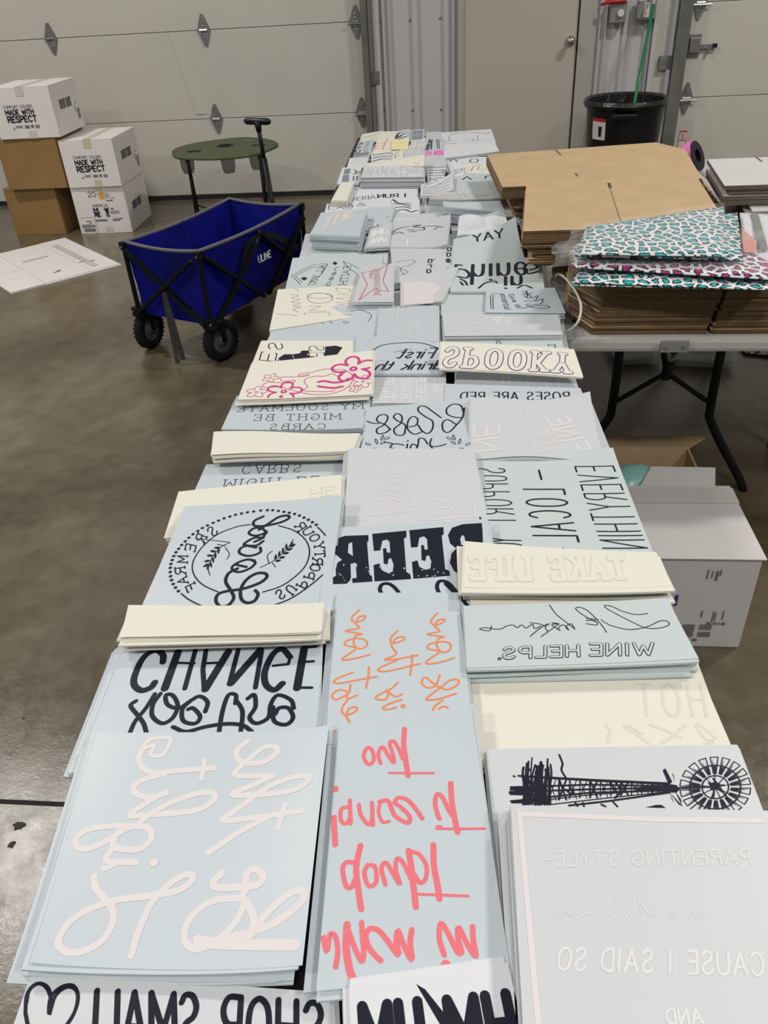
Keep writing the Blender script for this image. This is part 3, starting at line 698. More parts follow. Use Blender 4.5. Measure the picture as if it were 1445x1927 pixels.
# ================================================================= WAGON
O = Vector((-1.625, 3.70, 0)); eu = Vector((.43, -.205, 0)).normalized(); ev = Vector((.205, .43, 0)).normalized(); ev = Vector((-eu.y, eu.x, 0))
WW, LL, ZR = .45, .86, .55
WC = [Vector(q) for q in ((-1.60, 3.66, 0), (-1.19, 3.475, 0), (-.875, 4.265, 0), (-1.295, 4.44, 0))]
eu = (WC[1]-WC[0]).normalized(); ev = Vector((-eu.y, eu.x, 0)); O = WC[0]
def Wp(u, v, z): return (WC[0]*(1-u)+WC[1]*u)*(1-v)+(WC[3]*(1-u)+WC[2]*u)*v+Vector((0, 0, z))
t = thing('folding_wagon', 'blue fabric folding utility wagon with black frame and wheels beside the paper table', 'wagon', Wp(.5, .5, 0))
def wall(pts, name='side', n=8, bulge=.0, mt='fabric'):
    b = MB(); A, Bq, C, Dq = pts; nrm = (Bq-A).cross(Dq-A).normalized()
    for off in (0, .004):
        base = len(b.v)
        for j in range(n+1):
            for i in range(n+1):
                u, v = i/n, j/n; p = (A*(1-u)+Bq*u)*(1-v)+(Dq*(1-u)+C*u)*v
                b.v.append(p+nrm*(bulge*math.sin(u*math.pi)*math.sin(v*math.pi)+.004*math.sin(u*19+j)*math.sin(v*5)+off))
        for j in range(n):
            for i in range(n): a = base+j*(n+1)+i; b.f.append((a, a+1, a+n+2, a+n+1))
    return b.build(name, mt, t, smooth=True)
zb = .20
wall([Wp(0.05, .01, zb), Wp(.95, .01, zb), Wp(1, 0, ZR-.01), Wp(0, 0, ZR-.01)], 'front_panel', 12, -.012)
wall([Wp(.95, .01, zb), Wp(.95, .99, zb), Wp(1, 1, ZR-.01), Wp(1, 0, ZR-.01)], 'side_panel', 14, -.015)
wall([Wp(.05, .01, zb), Wp(.05, .99, zb), Wp(0, 1, ZR-.01), Wp(0, 0, ZR-.01)], 'side_panel', 14, .015)
wall([Wp(.05, .99, zb), Wp(.95, .99, zb), Wp(1, 1, ZR-.01), Wp(0, 1, ZR-.01)], 'rear_panel', 12, .012)
wall([Wp(.05, .01, zb+.002), Wp(.95, .01, zb+.002), Wp(.95, .99, zb+.002), Wp(.05, .99, zb+.002)], 'floor_panel', 10, 0)
b = MB(); sag = -.015
ring = []
for (a, c_) in (((0, 0), (1, 0)), ((1, 0), (1, 1)), ((1, 1), (0, 1)), ((0, 1), (0, 0))):
    for k in range(8):
        q = k/8; ring.append(Wp(a[0]+(c_[0]-a[0])*q, a[1]+(c_[1]-a[1])*q, ZR+sag*math.sin(q*math.pi)))
b.tube(ring+[ring[0], ring[1]], .009, 8); b.build('rim_piping', 'piping', t, smooth=True)
for (u, v) in ((0, 0), (1, 0), (1, 1), (0, 1)):
    b = MB(); su = .01 if u else -.01; sv = .012 if v else -.012
    b.tube([Wp(u+su, v+sv, ZR+.0), Wp(u+su*.5, v+sv, .19)], .012, 8)
    b.bar(Wp(u+su-.03, v+sv, ZR-.015), Wp(u+su+.03, v+sv, ZR-.015), .03, .035)
    b.bar(Wp(u-.07, v+sv*.8, .215), Wp(u+.07, v+sv*.8, .215), .045, .045); po = b.build('corner_post', 'blackm', t)
    b = MB()
    for du in (-.03, .03): b.lathe([(0, -.005), (.006, -.004), (.007, .01)], Wp(u+du*1.6, v+sv*.8-(.03 if v == 0 else -.03), .22), 8, ev)
    b.lathe([(0, -.005), (.006, -.004), (.007, .01)], Wp(u+su, v+sv-(.02 if v == 0 else -.02), ZR-.02), 8, ev); b.build('rivets', 'chrome', po)
def brace(a, c_, w=.023): b = MB(); b.bar(a, c_, w, w*.7); b.build('cross_brace', 'blackm', t)
for uu, s in ((1.035, 1), (-.035, -1)):
    for v0, v1 in ((0, .5), (.5, 1)):
        brace(Wp(uu, v0+.02, ZR-.03), Wp(uu+.015*s, v1-.02, .21)); brace(Wp(uu+.02*s, v0+.02, .21), Wp(uu+.03*s, v1-.02, ZR-.06))
for vv, s in ((-.03, -1), (1.03, 1)):
    brace(Wp(.03, vv, ZR-.03), Wp(.97, vv+.01*s, .215)); brace(Wp(.97, vv+.02*s, ZR-.03), Wp(.03, vv+.025*s, .215))
    brace(Wp(.5, vv+.03*s, .35), Wp(.5, vv+.03*s, .20))
def wheel(px, py, u, v, ang=0):
    c_ = Wp(u, v, 0)+Vector((px, py, 0)); r = .1; ax = (eu*math.cos(ang)+ev*math.sin(ang)).normalized()
    w = MB(); w.lathe([(.062, -.02), (.088, -.022), (.099, -.014), (.1, 0), (.099, .014), (.088, .022), (.062, .02), (.062, -.02)], (c_.x, c_.y, r), 40, ax)
    wo = w.build('wheel', 'rubber', t, smooth=True)
    w = MB(); x = ax.orthogonal().normalized(); y = ax.cross(x)
    for k in range(30):
        a = 2*math.pi*k/30; q = c_+Vector((0, 0, r))+(x*math.cos(a)+y*math.sin(a))*.0995
        tt = (-x*math.sin(a)+y*math.cos(a)); w.bar(q-ax*.018-tt*.004, q+ax*.0-(-tt)*.004, .008, .005, (x*math.cos(a)+y*math.sin(a))); w.bar(q+ax*.0+tt*.004, q+ax*.018-tt*.004, .008, .005, (x*math.cos(a)+y*math.sin(a)))
    w.build('tread', 'rubber', wo)
    w = MB(); w.lathe([(0, -.024), (.018, -.024), (.02, -.014), (.05, -.008), (.062, -.018), (.064, 0), (.062, .018), (.05, .008), (.02, .014), (.018, .024), (0, .024)], (c_.x, c_.y, r), 28, ax); w.build('hub', 'hubgrey', wo, smooth=True)
    w = MB(); up = Vector((0, 0, 1))
    for s in (-1, 1): w.bar(c_+ax*.03*s+up*r, c_+ax*.03*s+up*.185, .028, .005, ax)
    w.bar(c_-ax*.035+up*.187, c_+ax*.035+up*.187, .05, .008); w.tube([c_-ax*.034+up*r, c_+ax*.034+up*r], .006, 8); w.build('fork', 'blackm', t)
wheel(-.005, .06, .0, .0, .12); wheel(.005, .075, 1.0, .0, -.15); wheel(0, 0, .02, .93, 0); wheel(0, 0, .98, .93, 0)
# handle: pole and T grip at the far end
h0 = Wp(.62, 1.04, .22); h1 = at(484, 228, Y=h0.y+.12); b = MB(); b.tube([h0, h0.lerp(h1, .75)], .015, 10); b.tube([h0.lerp(h1, .7), h1], .011, 10); b.tube([h1-(h1-h0).normalized()*.05, h1], [.014, .02], 10); b.build('handle_pole', 'blackm', t, smooth=True)
b = MB(); b.tube([h1-Vector((.065, -.01, -.002)), h1-Vector((.055, 0, -.002)), h1+Vector((.055, 0, -.004)), h1+Vector((.065, -.01, -.004))], [.012, .017, .017, .012], 12); b.build('grip', 'black', t, smooth=True)
# straps hanging from the front
for dx, pts in ((0, [(312, 533, .34), (325, 590, .20), (352, 655, .03)]), (1, [(318, 528, .35), (318, 575, .22), (340, 620, .12), (345, 640, .06), (318, 655, .015)])):
    q = [Wp(.50+.06*i*(1 if dx == 0 else .3), -.05-.012*i, z) for i, (x, y, z) in enumerate(pts)]
    b = MB(); P = crom(q, 6)
    for a, c_ in zip(P, P[1:]): b.bar(a, c_+(c_-a).normalized()*.003, .024, .003, (0, -1, .15))
    b.build('strap', 'strap', t)
# lettering on the side
gf = (Wp(1.045, .46, .385), ev, Vector((0, 0, 1))); gprint(t, gf, [('ULINE', 0, 0, .032, .10, .007)], 'offwhite', .012)
b = MB(); A_ = Wp(1.05, .3, .4)
P = crom([Wp(1.04, .30, .36), Wp(1.045, .38, .47), Wp(1.045, .44, .495), Wp(1.045, .58, .495), Wp(1.045, .70, .45), Wp(1.045, .9, .35)], 5)
for a, c_ in zip(P, P[1:]): b.bar(a, c_, .028, .003, eu)
b.build('side_strap', 'black', t)

# ================================================================= TABLES
ta = math.atan(.036); tu = Vector((math.cos(ta), math.sin(ta), 0)); tv = Vector((-math.sin(ta), math.cos(ta), 0))
def TP(u, v, z=0): return Vector((-.4565, 0, 0))+tu*u+tv*v+Vector((0, 0, z))
def folding_table(name, label, P, w, y0, y1, zt, top, legm='blackm', clip=None, wish=False, group=None):
    t = thing(name, label, 'table', P(w/2, (y0+y1)/2, 0), group)
    b = MB(); b.hexa([P(0, y0, zt-.04), P(w, y0, zt-.04), P(w, y1, zt-.04), P(0, y1, zt-.04), P(0, y0, zt), P(w, y0, zt), P(w, y1, zt), P(0, y1, zt)]); b.build('tabletop', top, t, bevel=.012)
    for yy, s in ((y0+.44, 1), (y1-.44, -1)):
        for sx in (-1, 1):
            c = w/2
            if wish: pts = [P(c+sx*.155, yy, zt-.04), P(c+sx*.155, yy, .34), P(c+sx*.175, yy, .25), P(c+sx*.29, yy, .06), P(c+sx*.32, yy, .0)]
            else: pts = [P(c+sx*.26, yy, zt-.04), P(c+sx*.26, yy, .12), P(c+sx*.27, yy, 0)]
            b = MB(); b.tube(crom(pts, 5), .0145, 12); b.build('leg', legm, t, smooth=True)
        kx = .155 if wish else .26
        b = MB(); m_ = P(w/2, yy, zt-.26) if not wish else P(w/2-.0, yy, .44)
        b.tube([P(w/2-kx, yy, .33), m_], .008, 8); b.tube([P(w/2+kx, yy, .33), m_], .008, 8); b.tube([m_, P(w/2-.04, yy+s*.22, zt-.05)], .010, 8); b.lathe([(0, -.02), (.016, -.02), (.016, .03), (0, .03)], m_, 10); b.build('brace', legm, t)
    return t
YM = 2.47
ft1 = folding_table('folding_table', 'long dark folding table under the near rows of printed sheets', lambda u, v, z: TP(u+.055, v, z), .69, .03, YM, .748, 'tabledark', group='two dark tables set end to end')
ft2 = folding_table('folding_table', 'dark folding table under the far rows of printed sheets, nearest the wall', lambda u, v, z: TP(u, v, z), .76, YM+.004, 4.95, .748, 'tabledark', group='two dark tables set end to end')
rt = folding_table('folding_table', 'grey plastic folding table carrying flattened brown boxes', lambda u, v, z: Vector((.258+u, 1.97+v-.03*u, z)), .76, 0, 1.95, .738, 'tablegrey', wish=True)
p = at(1272, 640, Y=1.945); b = MB(); b.box(p.x-.035, p.x+.035, 1.945, 1.953, .706, .736); b.build('edge_clip', 'boxgrey', rt, bevel=.002)
b = MB();
for dx in (-.022, .022): b.lathe([(0, -.004), (.006, -.003), (.006, .002)], (p.x+dx, 1.945, .722), 10, (0, 1, 0))
b.build('rivets', 'chrome', rt)
# a second grey table to the right carrying white flattened boxes
rt2 = folding_table('folding_table', 'grey folding table at the right edge under the flattened white boxes', lambda u, v, z: Vector((1.03+u, 2.25+v, z)), .76, 0, 1.83, .738, 'tablegrey')

# ================================================================= FLAT BOARD BUNDLES
def blank(name, label, poly, z, th, mt, group, slits=(), jitter=.003, cat='flattened box'):
    t = thing(name, label, cat, (sum(p[0] for p in poly)/len(poly), sum(p[1] for p in poly)/len(poly), z), group)
    dx, dy = random.uniform(-jitter, jitter), random.uniform(-jitter, jitter); P = [(p[0]+dx, p[1]+dy) for p in poly]
    b = MB(); b.prism(P, z, z+th*.44); em = 'kraftedge' if mt != 'wboxg' else 'wedge'; b.sides(b.build('lower_wall', mt, t), em)
    b = MB(); b.prism([(p[0]+random.uniform(-.001, .001), p[1]+random.uniform(-.001, .001)) for p in P], z+th*.52, z+th*.96); b.sides(b.build('upper_wall', mt, t), em)
    c0 = sum(p[0] for p in P)/len(P), sum(p[1] for p in P)/len(P)
    b = MB(); b.prism([(p[0]+(c0[0]-p[0])*.012, p[1]+(c0[1]-p[1])*.012) for p in P], z+th*.4, z+th*.56); b.build('fluting', 'kraftedge' if mt != 'wboxg' else 'wedge', t)
    if slits:
        b = MB()
        for (x0, y0, x1, y1, w) in slits:
            a = Vector((x0, y0, 0)); c = Vector((x1, y1, 0)); d = (c-a).normalized(); n_ = Vector((-d.y, d.x, 0))*w/2
            b.poly([Vector((q.x, q.y, z+th+.0004)) for q in (a-n_, c-n_, c+n_, a+n_)])
        b.build('slot', 'wedge', t, recalc=False)
    return t
random.seed(11)
# front bundle, two side by side
th = .0068; zt0 = .739
def px(x, y, z): p = at(x, y, z=z); return (p.x, p.y)
nl = 20
for i in range(nl):
    z = zt0+i*th; f = i/nl; s = .03*f if i > 3 else -.0
    top = i == nl-1
    poly = [(.325+s, 1.992), (.612+s*.9, 1.986), (.612, 2.27), (.285, 2.27), (.272+s*.4, 2.12)]
    blank('flattened_box', 'flattened brown box on top of the near left bundle under the leopard mailers' if top else 'flattened brown box in the near left bundle at the table edge', poly, z, th, 'kraft', None if top else 'flattened brown boxes in the near left bundle')
nl2 = 19
for i in range(nl2):
    z = zt0+i*th; f = i/nl2; s = .028*f if i > 3 else 0
    top = i == nl2-1
    poly = [(.622+s*.9, 1.984), (.94, 1.978), (.95, 2.27), (.624+s*.3, 2.27)]
    blank('flattened_box', 'flattened brown box on top of the near right bundle at the frame edge' if top else 'flattened brown box in the near right bundle at the table edge', poly, z, th, 'kraft', None if top else 'flattened brown boxes in the near right bundle')
# middle bundle
nm = 27; zm = .739
for i in range(nm):
    z = zm+i*th; top = i == nm-1
    A0 = px(983, 430, .93); A1 = px(990, 341, .93); A2 = px(1303, 325, .93); A3 = (.69, 2.30)
    s = 0 if i > 19 else .035+.02*math.sin(i*1.3)
    if i < 12: s = .10
    poly = [(A0[0]+s, A0[1]+s*.3), (A3[0]+.02, A3[1]), (A2[0]+.01, A2[1]-s*.2), (A1[0]+s, A1[1])]
    if top:
        sl = px(1145, 340, .93), px(1160, 430, .93)
        blank('flattened_box', 'large flattened brown box on top of the middle bundle behind the leopard mailers', poly, z, th, 'kraft', None, [(sl[0][0]-.003, sl[0][1]-.07, sl[0][0]+.002, sl[0][1], .011), (sl[0][0], sl[0][1], sl[1][0]+.02, sl[1][1], .0025)])
    else: blank('flattened_box', 'flattened brown box in the middle bundle under the large top sheet', poly, z, th, 'kraft', 'flattened brown boxes in the middle bundle')
# far bundle
nf = 22
F0, F1, F2, F3 = px(916, 290, .9), px(1234, 267, .9), px(1262, 283, .9), px(1318, 333, .9)
for i in range(nf):
    z = .739+i*th+.01; top = i == nf-1
    s = (.0 if i > 15 else .06+.015*math.sin(i*1.7)); s2 = (nf-1-i)*.006
    if i < 5: s = .1
    poly = [(px(945, 352, .9)[0]+s, 2.94+s*.3), (F3[0]+s2, 2.965), (F2[0]+.06+s2*.3, F2[1]+.02), (F1[0], F1[1]), (F0[0]+s, F0[1])]
    if top:
        a, c_ = px(1045, 281, .9), px(1055, 291, .9); a2, c2 = px(1083, 325, .9), px(1087, 331, .9); d1, d2 = px(1303, 327, .9), px(1322, 325, .9)
        blank('flattened_box', 'wide flattened brown box on top of the far bundle near the trash can', poly, z, th, 'kraft', None, [(*a, *c_, .008), (*a2, *c2, .008)])
    else: blank('flattened_box', 'flattened brown box in the far bundle near the trash can', poly, z, th, 'kraft', 'flattened brown boxes in the far bundle')
# white bundle at right
W0, W1, W2 = px(1333, 298, .9), px(1364, 346, .9), px(1445, 343, .9)
for i in range(9):
    th2 = .017; z = .739+i*th2+.006; top = i == 8; s = random.uniform(-.03, .03) if not top else 0
    poly = [(W1[0]+.0+s, 2.87+s*.5), (1.7, 2.86+s*.3), (1.7, 3.30), (W0[0]+s, 3.29)]
    if i < 5: poly = [(W1[0]+.08+s, 2.80+s*.5), (1.7, 2.80), (1.7, 3.3), (W0[0]+.1+s, 3.29)]
    blank('flattened_box', 'dusty flattened white box on top of the pile at the right edge' if top else 'flattened white box with dark edges in the pile at the right edge', poly, z, th2*.8, 'wboxg', None if top else 'flattened white boxes at the right edge', [(*px(1420, 290, .9), *px(1434, 301, .9), .008)] if top else (), 0)
# ================================================================= LEOPARD MAILERS
def mailer(label, quad, z, th, mt, tilt=0, seed=0, group=None):
    random.seed(seed); C = [at(x, y, z=z) for x, y in quad]; t = thing('poly_mailer_pack', label, 'mailer pack', sum(C, Vector())/4-Vector((0, 0, th)), group)
    b = MB(); n = 12
    for L, zz in enumerate((0, -th)):
        for j in range(n+1):
            for i in range(n+1):
                u, v = i/n, j/n; p = (C[0]*(1-u)+C[1]*u)*(1-v)+(C[3]*(1-u)+C[2]*u)*v
                e = min(u, 1-u, v, 1-v); k = min(1, e*6)**.5
                p.z += zz*(.5+.5*k) if L else -th*.25*(1-k)+.003*math.sin(u*9+seed)*math.sin(v*7)*k; b.v.append(p)
    N = (n+1)**2
    for j in range(n):
        for i in range(n): a = j*(n+1)+i; b.f.append((a, a+1, a+n+2, a+n+1)); b.f.append((N+a+n+1, N+a+n+2, N+a+1, N+a))
    rim = [j*(n+1) for j in range(n+1)]+[n*(n+1)+i for i in range(1, n+1)]+[j*(n+1)+n for j in range(n-1, -1, -1)]+[i for i in range(n-1, 0, -1)]
    for q in range(len(rim)): a = rim[q]; c = rim[(q+1) % len(rim)]; b.f.append((a, c, N+c, N+a))
    b.build('mailer', mt, t, smooth=True)
    return t, C
def film(t, C, ex0, ex1, dz=.004, seed=1):
    random.seed(seed); b = MB(); n = 10; A, B_, C_, D_ = C; l = (A-B_).normalized(); P = [A+l*ex0, B_-l*ex1, C_-l*ex1, D_+l*ex0]
    for j in range(n+1):
        for i in range(n+1):
            u, v = i/n, j/n; p = (P[0]*(1-u)+P[1]*u)*(1-v)+(P[3]*(1-u)+P[2]*u)*v
            out = max(0, ex0/(C[0]-C[1]).length-u)*8; p.z += dz+random.uniform(0, .006)-.02*out+(random.uniform(-.012, .012) if out > .1 else 0)
            if u == 0: p += Vector((random.uniform(-.02, .02), random.uniform(-.02, .02), 0))
            b.v.append(p)
    for j in range(n):
        for i in range(n): a = j*(n+1)+i; b.f.append((a, a+1, a+n+2, a+n+1))
    b.build('clear_wrap', 'clear', t, recalc=False, smooth=True)
for k in range(2):
    mailer('teal leopard print mailer, in the thin pack at the very bottom of the mailer pile', [(1110, 480), (1460, 470), (1470, 545), (1075, 530+6*k)], .895-.006*k, .005, 'leoteal', seed=20+k, group='teal mailers at the bottom of the pile')
tp, C = mailer('pink leopard print mailer pack in clear wrap, beneath the teal leopard packs', [(1080, 455), (1470, 440), (1475, 522), (1075, 498)], .915, .016, 'leopink', seed=5); film(tp, C, .04, 0, seed=6)
tp, C = mailer('lower teal leopard print mailer pack sticking out at the right of the top pack', [(1110, 428), (1388, 398), (1398, 486), (1080, 478)], .932, .012, 'leoteal', seed=9)
tp, C = mailer('topmost teal leopard print mailer pack in clear wrap on brown boxes', [(1104, 424), (1362, 386), (1372, 478), (1082, 474)], .948, .014, 'leoteal', seed=2); film(tp, C, .045, .0, seed=3)
# clear bag of pink sheets at the right of the mailers
t_, C = mailer('clear bag of white and pink mailers right of the teal leopard packs', [(1392, 398), (1470, 402), (1480, 500), (1400, 480)], .915, .012, 'pale', seed=12); film(t_, C, 0, 0, seed=13)
b = MB(); q = [at(x, y, z=.921) for x, y in ((1395, 430), (1424, 455), (1422, 476), (1398, 474))]; b.prism([(v.x, v.y) for v in q], .9205, .922); b.build('pink_card', mat('salmon card', (.62, .30, .24), .5), t_)
b = MB(); q = [at(x, y, z=.921) for x, y in ((1412, 400), (1426, 402), (1445, 470), (1430, 472))]; b.prism([(v.x, v.y) for v in q], .9205, .9225); b.build('grey_tape', 'boxgrey', t_)
b = MB(); pts = [(at(1400, 402, z=.88)), at(1475, 404, z=.88)]; b.box(.96, 1.3, 2.28, 2.6, .739, .86)
tag(b.build('cardboard_box', 'kraft', bevel=.004), 'brown box at the right edge behind the clear bag of mailers', 'cardboard box')
# pink tape roll behind brown boxes
p = at(1306, 296, z=.86); b = MB()
t = thing('tape_roll', 'pink and black roll standing behind the far brown boxes', 'tape roll', (p.x, p.y, .74)); c = Vector((p.x, p.y+.02, .855)); ax = Vector((.75, -.5, .45))
b.lathe([(.025, -.022), (.058, -.022), (.058, .022), (.025, .022), (.025, -.022)], c, 32, ax); b.build('core', 'black', t, smooth=False)
b = MB(); b.lathe([(.028, -.026), (.048, -.026), (.048, -.02), (.028, -.02), (.028, -.026)], c, 32, ax); b.lathe([(.0585, -.018), (.061, -.018), (.061, .018), (.0585, .018)], c, 32, ax); b.build('tape', 'pink', t)
# white cable loop + clear film
P = [at(*q[:2], z=q[2]) for q in ((1046, 520, .785), (1052, 516, .80), (1068, 528, .83), (1085, 552, .84), (1093, 575, .83), (1090, 600, .81), (1078, 617, .785), (1062, 627, .757), (1048, 630, .765))]
b = MB(); b.tube(crom(P, 6), .0032, 8); tag(b.build('white_cable', 'offwhite', smooth=True), 'white cable curving in a loop between the paper table and the brown boxes', 'cable')
random.seed(5); b = MB(); n = 8; Q = [at(x, y, z=z) for x, y, z in ((1022, 505, .775), (1062, 505, .79), (1078, 610, .755), (1050, 600, .765))]
for j in range(n+1):
    for i in range(n+1): u, v = i/n, j/n; q = (Q[0]*(1-u)+Q[1]*u)*(1-v)+(Q[3]*(1-u)+Q[2]*u)*v; q.z += random.uniform(.0, .015); b.v.append(q)
for j in range(n):
    for i in range(n): a = j*(n+1)+i; b.f.append((a, a+1, a+n+2, a+n+1))
tag(b.build('plastic_film', 'clear', recalc=False, smooth=True), 'crumpled clear plastic film inside the white cable loop', 'plastic film')

# ================================================================= FLOOR THINGS UNDER RIGHT TABLE
t = thing('cardboard_box', 'large white carton with shipping labels on the floor under the table end', 'cardboard box', (.47, 1.77, 0))
b = MB(); b.box(.22, .735, 1.612, 1.93, 0, .30); b.build('body', 'wboxg', t, bevel=.004)
b = MB(); b.hexa([Vector(q) for q in ((.22, 1.608, .30), (.74, 1.608, .30), (.735, 1.93, .303), (.22, 1.93, .303), (.22, 1.606, .306), (.742, 1.606, .306), (.737, 1.935, .31), (.22, 1.935, .31))]); b.build('flap', 'wboxg', t, bevel=.001)
rects(t, (Vector((.22, 1.606, .3065)), Vector((1, 0, 0)), Vector((0, 1, .012))), [(.0, .24, .52, .075)], 'tapew', 'tape')
ff = (Vector((.22, 1.611, 0)), Vector((1, 0, 0)), Vector((0, 0, 1)))
pN = at(1263, 1130, Y=1.61)
gprint(t, ff, [('N', pN.x-.22-.014, pN.z-.014, .03, .026, .008)], 'mblue')
def q0(x, y): p = at(x, y, Y=1.61); return p.x-.22, p.z
rs = []
for (x, y, w, h) in ((1333, 1072, .003, .03), (1341, 1075, .003, .022), (1349, 1075, .006, .03), (1357, 1072, .003, .02)): a = q0(x, y); rs.append((a[0], a[1]-h, w, h))
for k in range(9): a = q0(1284, 1180-0); rs.append((a[0]-.0+.0035*k, a[1]-.035, .002 if k % 2 else .0028, .045))
a = q0(1302, 1206); rs.append((a[0], a[1], .012, .008)); 
for k in range(8): a = q0(1316, 1180); rs.append((a[0]+.004*k, a[1]-.01, .0025, .02)); rs.append((a[0]+.004*k, a[1]-.035, .0028, .018))
a = q0(1318, 1160); rs.append((a[0], a[1]-.002, .004, .022)); rs.append((a[0]+.03, a[1]-.02, .003, .04)); rs.append((a[0]+.036, a[1]-.015, .003, .03)); rs.append((a[0]+.055, a[1]-.01, .003, .03))
rects(t, ff, rs, 'ptype'); a = q0(1330, 1174); gprint(t, ff, [('PA 172 1-10', a[0], a[1]-.003, .008, .045, .0014)], 'ink')
# open carton behind with white flap, brown flap
t = thing('cardboard_box', 'open carton with a brown flap and a white flap behind the large white carton', 'cardboard box', (.6, 2.2, 0))
b = MB(); x0, x1, y0, y1, h = .33, .72, 1.965, 2.30, .22
b.box(x0, x1, y0, y0+.005, 0, h); b.box(x0, x1, y1-.005, y1, 0, h); b.box(x0, x0+.005, y0+.005, y1-.005, 0, h); b.box(x1-.005, x1, y0+.005, y1-.005, 0, h); b.box(x0+.005, x1-.005, y0+.005, y1-.005, 0, .006); b.build('body', 'kraft', t)
A_ = at(1345, 885, z=.26); B_ = at(1225, 883, z=.26); b = MB(); b.hexa([Vector(q) for q in ((x0+.15, y0+.003, h), (x1, y0+.003, h), (A_.x, A_.y, .265), (B_.x, B_.y, .265), (x0+.15, y0+.003, h+.005), (x1, y0+.003, h+.005), (A_.x, A_.y, .27), (B_.x, B_.y, .27))]); b.build('white_flap', 'wboxg', t)
A_ = at(1318, 822, z=.20); B_ = at(1128, 818, z=.20); b = MB(); b.hexa([Vector(q) for q in ((x0, y1, h-.005), (x1, y1, h-.005), (A_.x+.02, A_.y, .195), (B_.x, B_.y, .195), (x0, y1, h), (x1, y1, h), (A_.x+.02, A_.y, .20), (B_.x, B_.y, .20))]); b.build('brown_flap', 'kraft', t)
# teal bag in carton
b = MB(); c = at(1190, 895, z=.24); random.seed(9); n = 10
for j in range(n+1):
    for i in range(n+1):
        u, v = i/n, j/n; b.v.append(Vector((c.x-.09+.2*u, c.y-.07+.16*v, .20+.07*math.sin(u*math.pi)*math.sin(v*math.pi)+random.uniform(-.004, .004))))
for j in range(n):
    for i in range(n): a = j*(n+1)+i; b.f.append((a, a+1, a+n+2, a+n+1))
tag(b.build('plastic_bag', 'teal', recalc=False, smooth=True), 'teal and clear plastic bag lying in the open carton', 'plastic bag')
# clamshells
def clam(label, x, y, w, dp, h, rot, cards):
    p = at(x, y, z=0); t = thing('clear_plastic_box', label, 'plastic box', (p.x, p.y, 0), None); c, s = math.cos(rot), math.sin(rot); ex = Vector((c, s, 0)); ey = Vector((-s, c, 0)); o = Vector((p.x, p.y, .002))
    def Q(a, b_, z): return o+ex*a+ey*b_+Vector((0, 0, z))
    b = MB(); b.hexa([Q(0, 0, 0), Q(w, 0, 0), Q(w, dp, 0), Q(0, dp, 0), Q(.01, .01, h), Q(w-.01, .01, h), Q(w-.01, dp-.01, h), Q(.01, dp-.01, h)]); b.build('shell', 'clearbox', t, bevel=.01)
    b = MB(); b.hexa([Q(-.015, -.015, h*.45), Q(w+.015, -.015, h*.45), Q(w+.015, dp+.015, h*.45), Q(-.015, dp+.015, h*.45), Q(-.015, -.015, h*.45+.003), Q(w+.015, -.015, h*.45+.003), Q(w+.015, dp+.015, h*.45+.003), Q(-.015, dp+.015, h*.45+.003)]); b.build('flange', 'clearbox', t)
    for (a, b_, w2, d2, mt_) in cards: q = MB(); q.hexa([Q(a, b_, h*.2), Q(a+w2, b_, h*.2), Q(a+w2, b_+d2, h*.5), Q(a, b_+d2, h*.5), Q(a, b_, h*.2+.02), Q(a+w2, b_, h*.2+.02), Q(a+w2, b_+d2, h*.5+.02), Q(a, b_+d2, h*.5+.02)]); q.build('insert', mt_, t)
clam('clear plastic clamshell with cards, left of two on the floor', 1162, 690, .20, .24, .09, .1, [(.02, .02, .08, .2, 'plug'), (.11, .03, .06, .15, 'boxgrey')])
clam('clear plastic clamshell with a cream insert, right of two on the floor', 1268, 692, .25, .22, .09, -.08, [(.08, .02, .12, .15, 'plug'), (.01, .05, .06, .1, 'pale')])
p = at(1425, 672, z=0); b = MB(); random.seed(4); n = 8
for j in range(n+1):
    for i in range(n+1): u, v = i/n, j/n; b.v.append(Vector((p.x-.05+.35*u, p.y+.02+.3*v-.1*u, .01+.06*math.sin(u*math.pi)*math.sin(v*math.pi)+random.uniform(0, .008))))
for j in range(n):
    for i in range(n): a = j*(n+1)+i; b.f.append((a, a+1, a+n+2, a+n+1))
tag(b.build('mailer_bag', 'floral', recalc=False, smooth=True), 'orange floral mailer bag on the floor at the right edge under the table', 'bag')

# ================================================================= PRINTED SHEETS
C1 = (840, 620, .2907); C2 = (220, 860, .3045); C3 = (600, 840, .2906); C4 = (860, 1000, .4048); C5 = (0, 1180, .4429); C6 = (560, 1340, .3047)
C7 = (900, 1500, .3772); C8 = (380, 620, .3599); T4 = (480, 420, .4291); T3 = (600, 220, .2491)
def cq(crop, *pts): return [(crop[0]+x*crop[2], crop[1]+y*crop[2]) for x, y in pts]

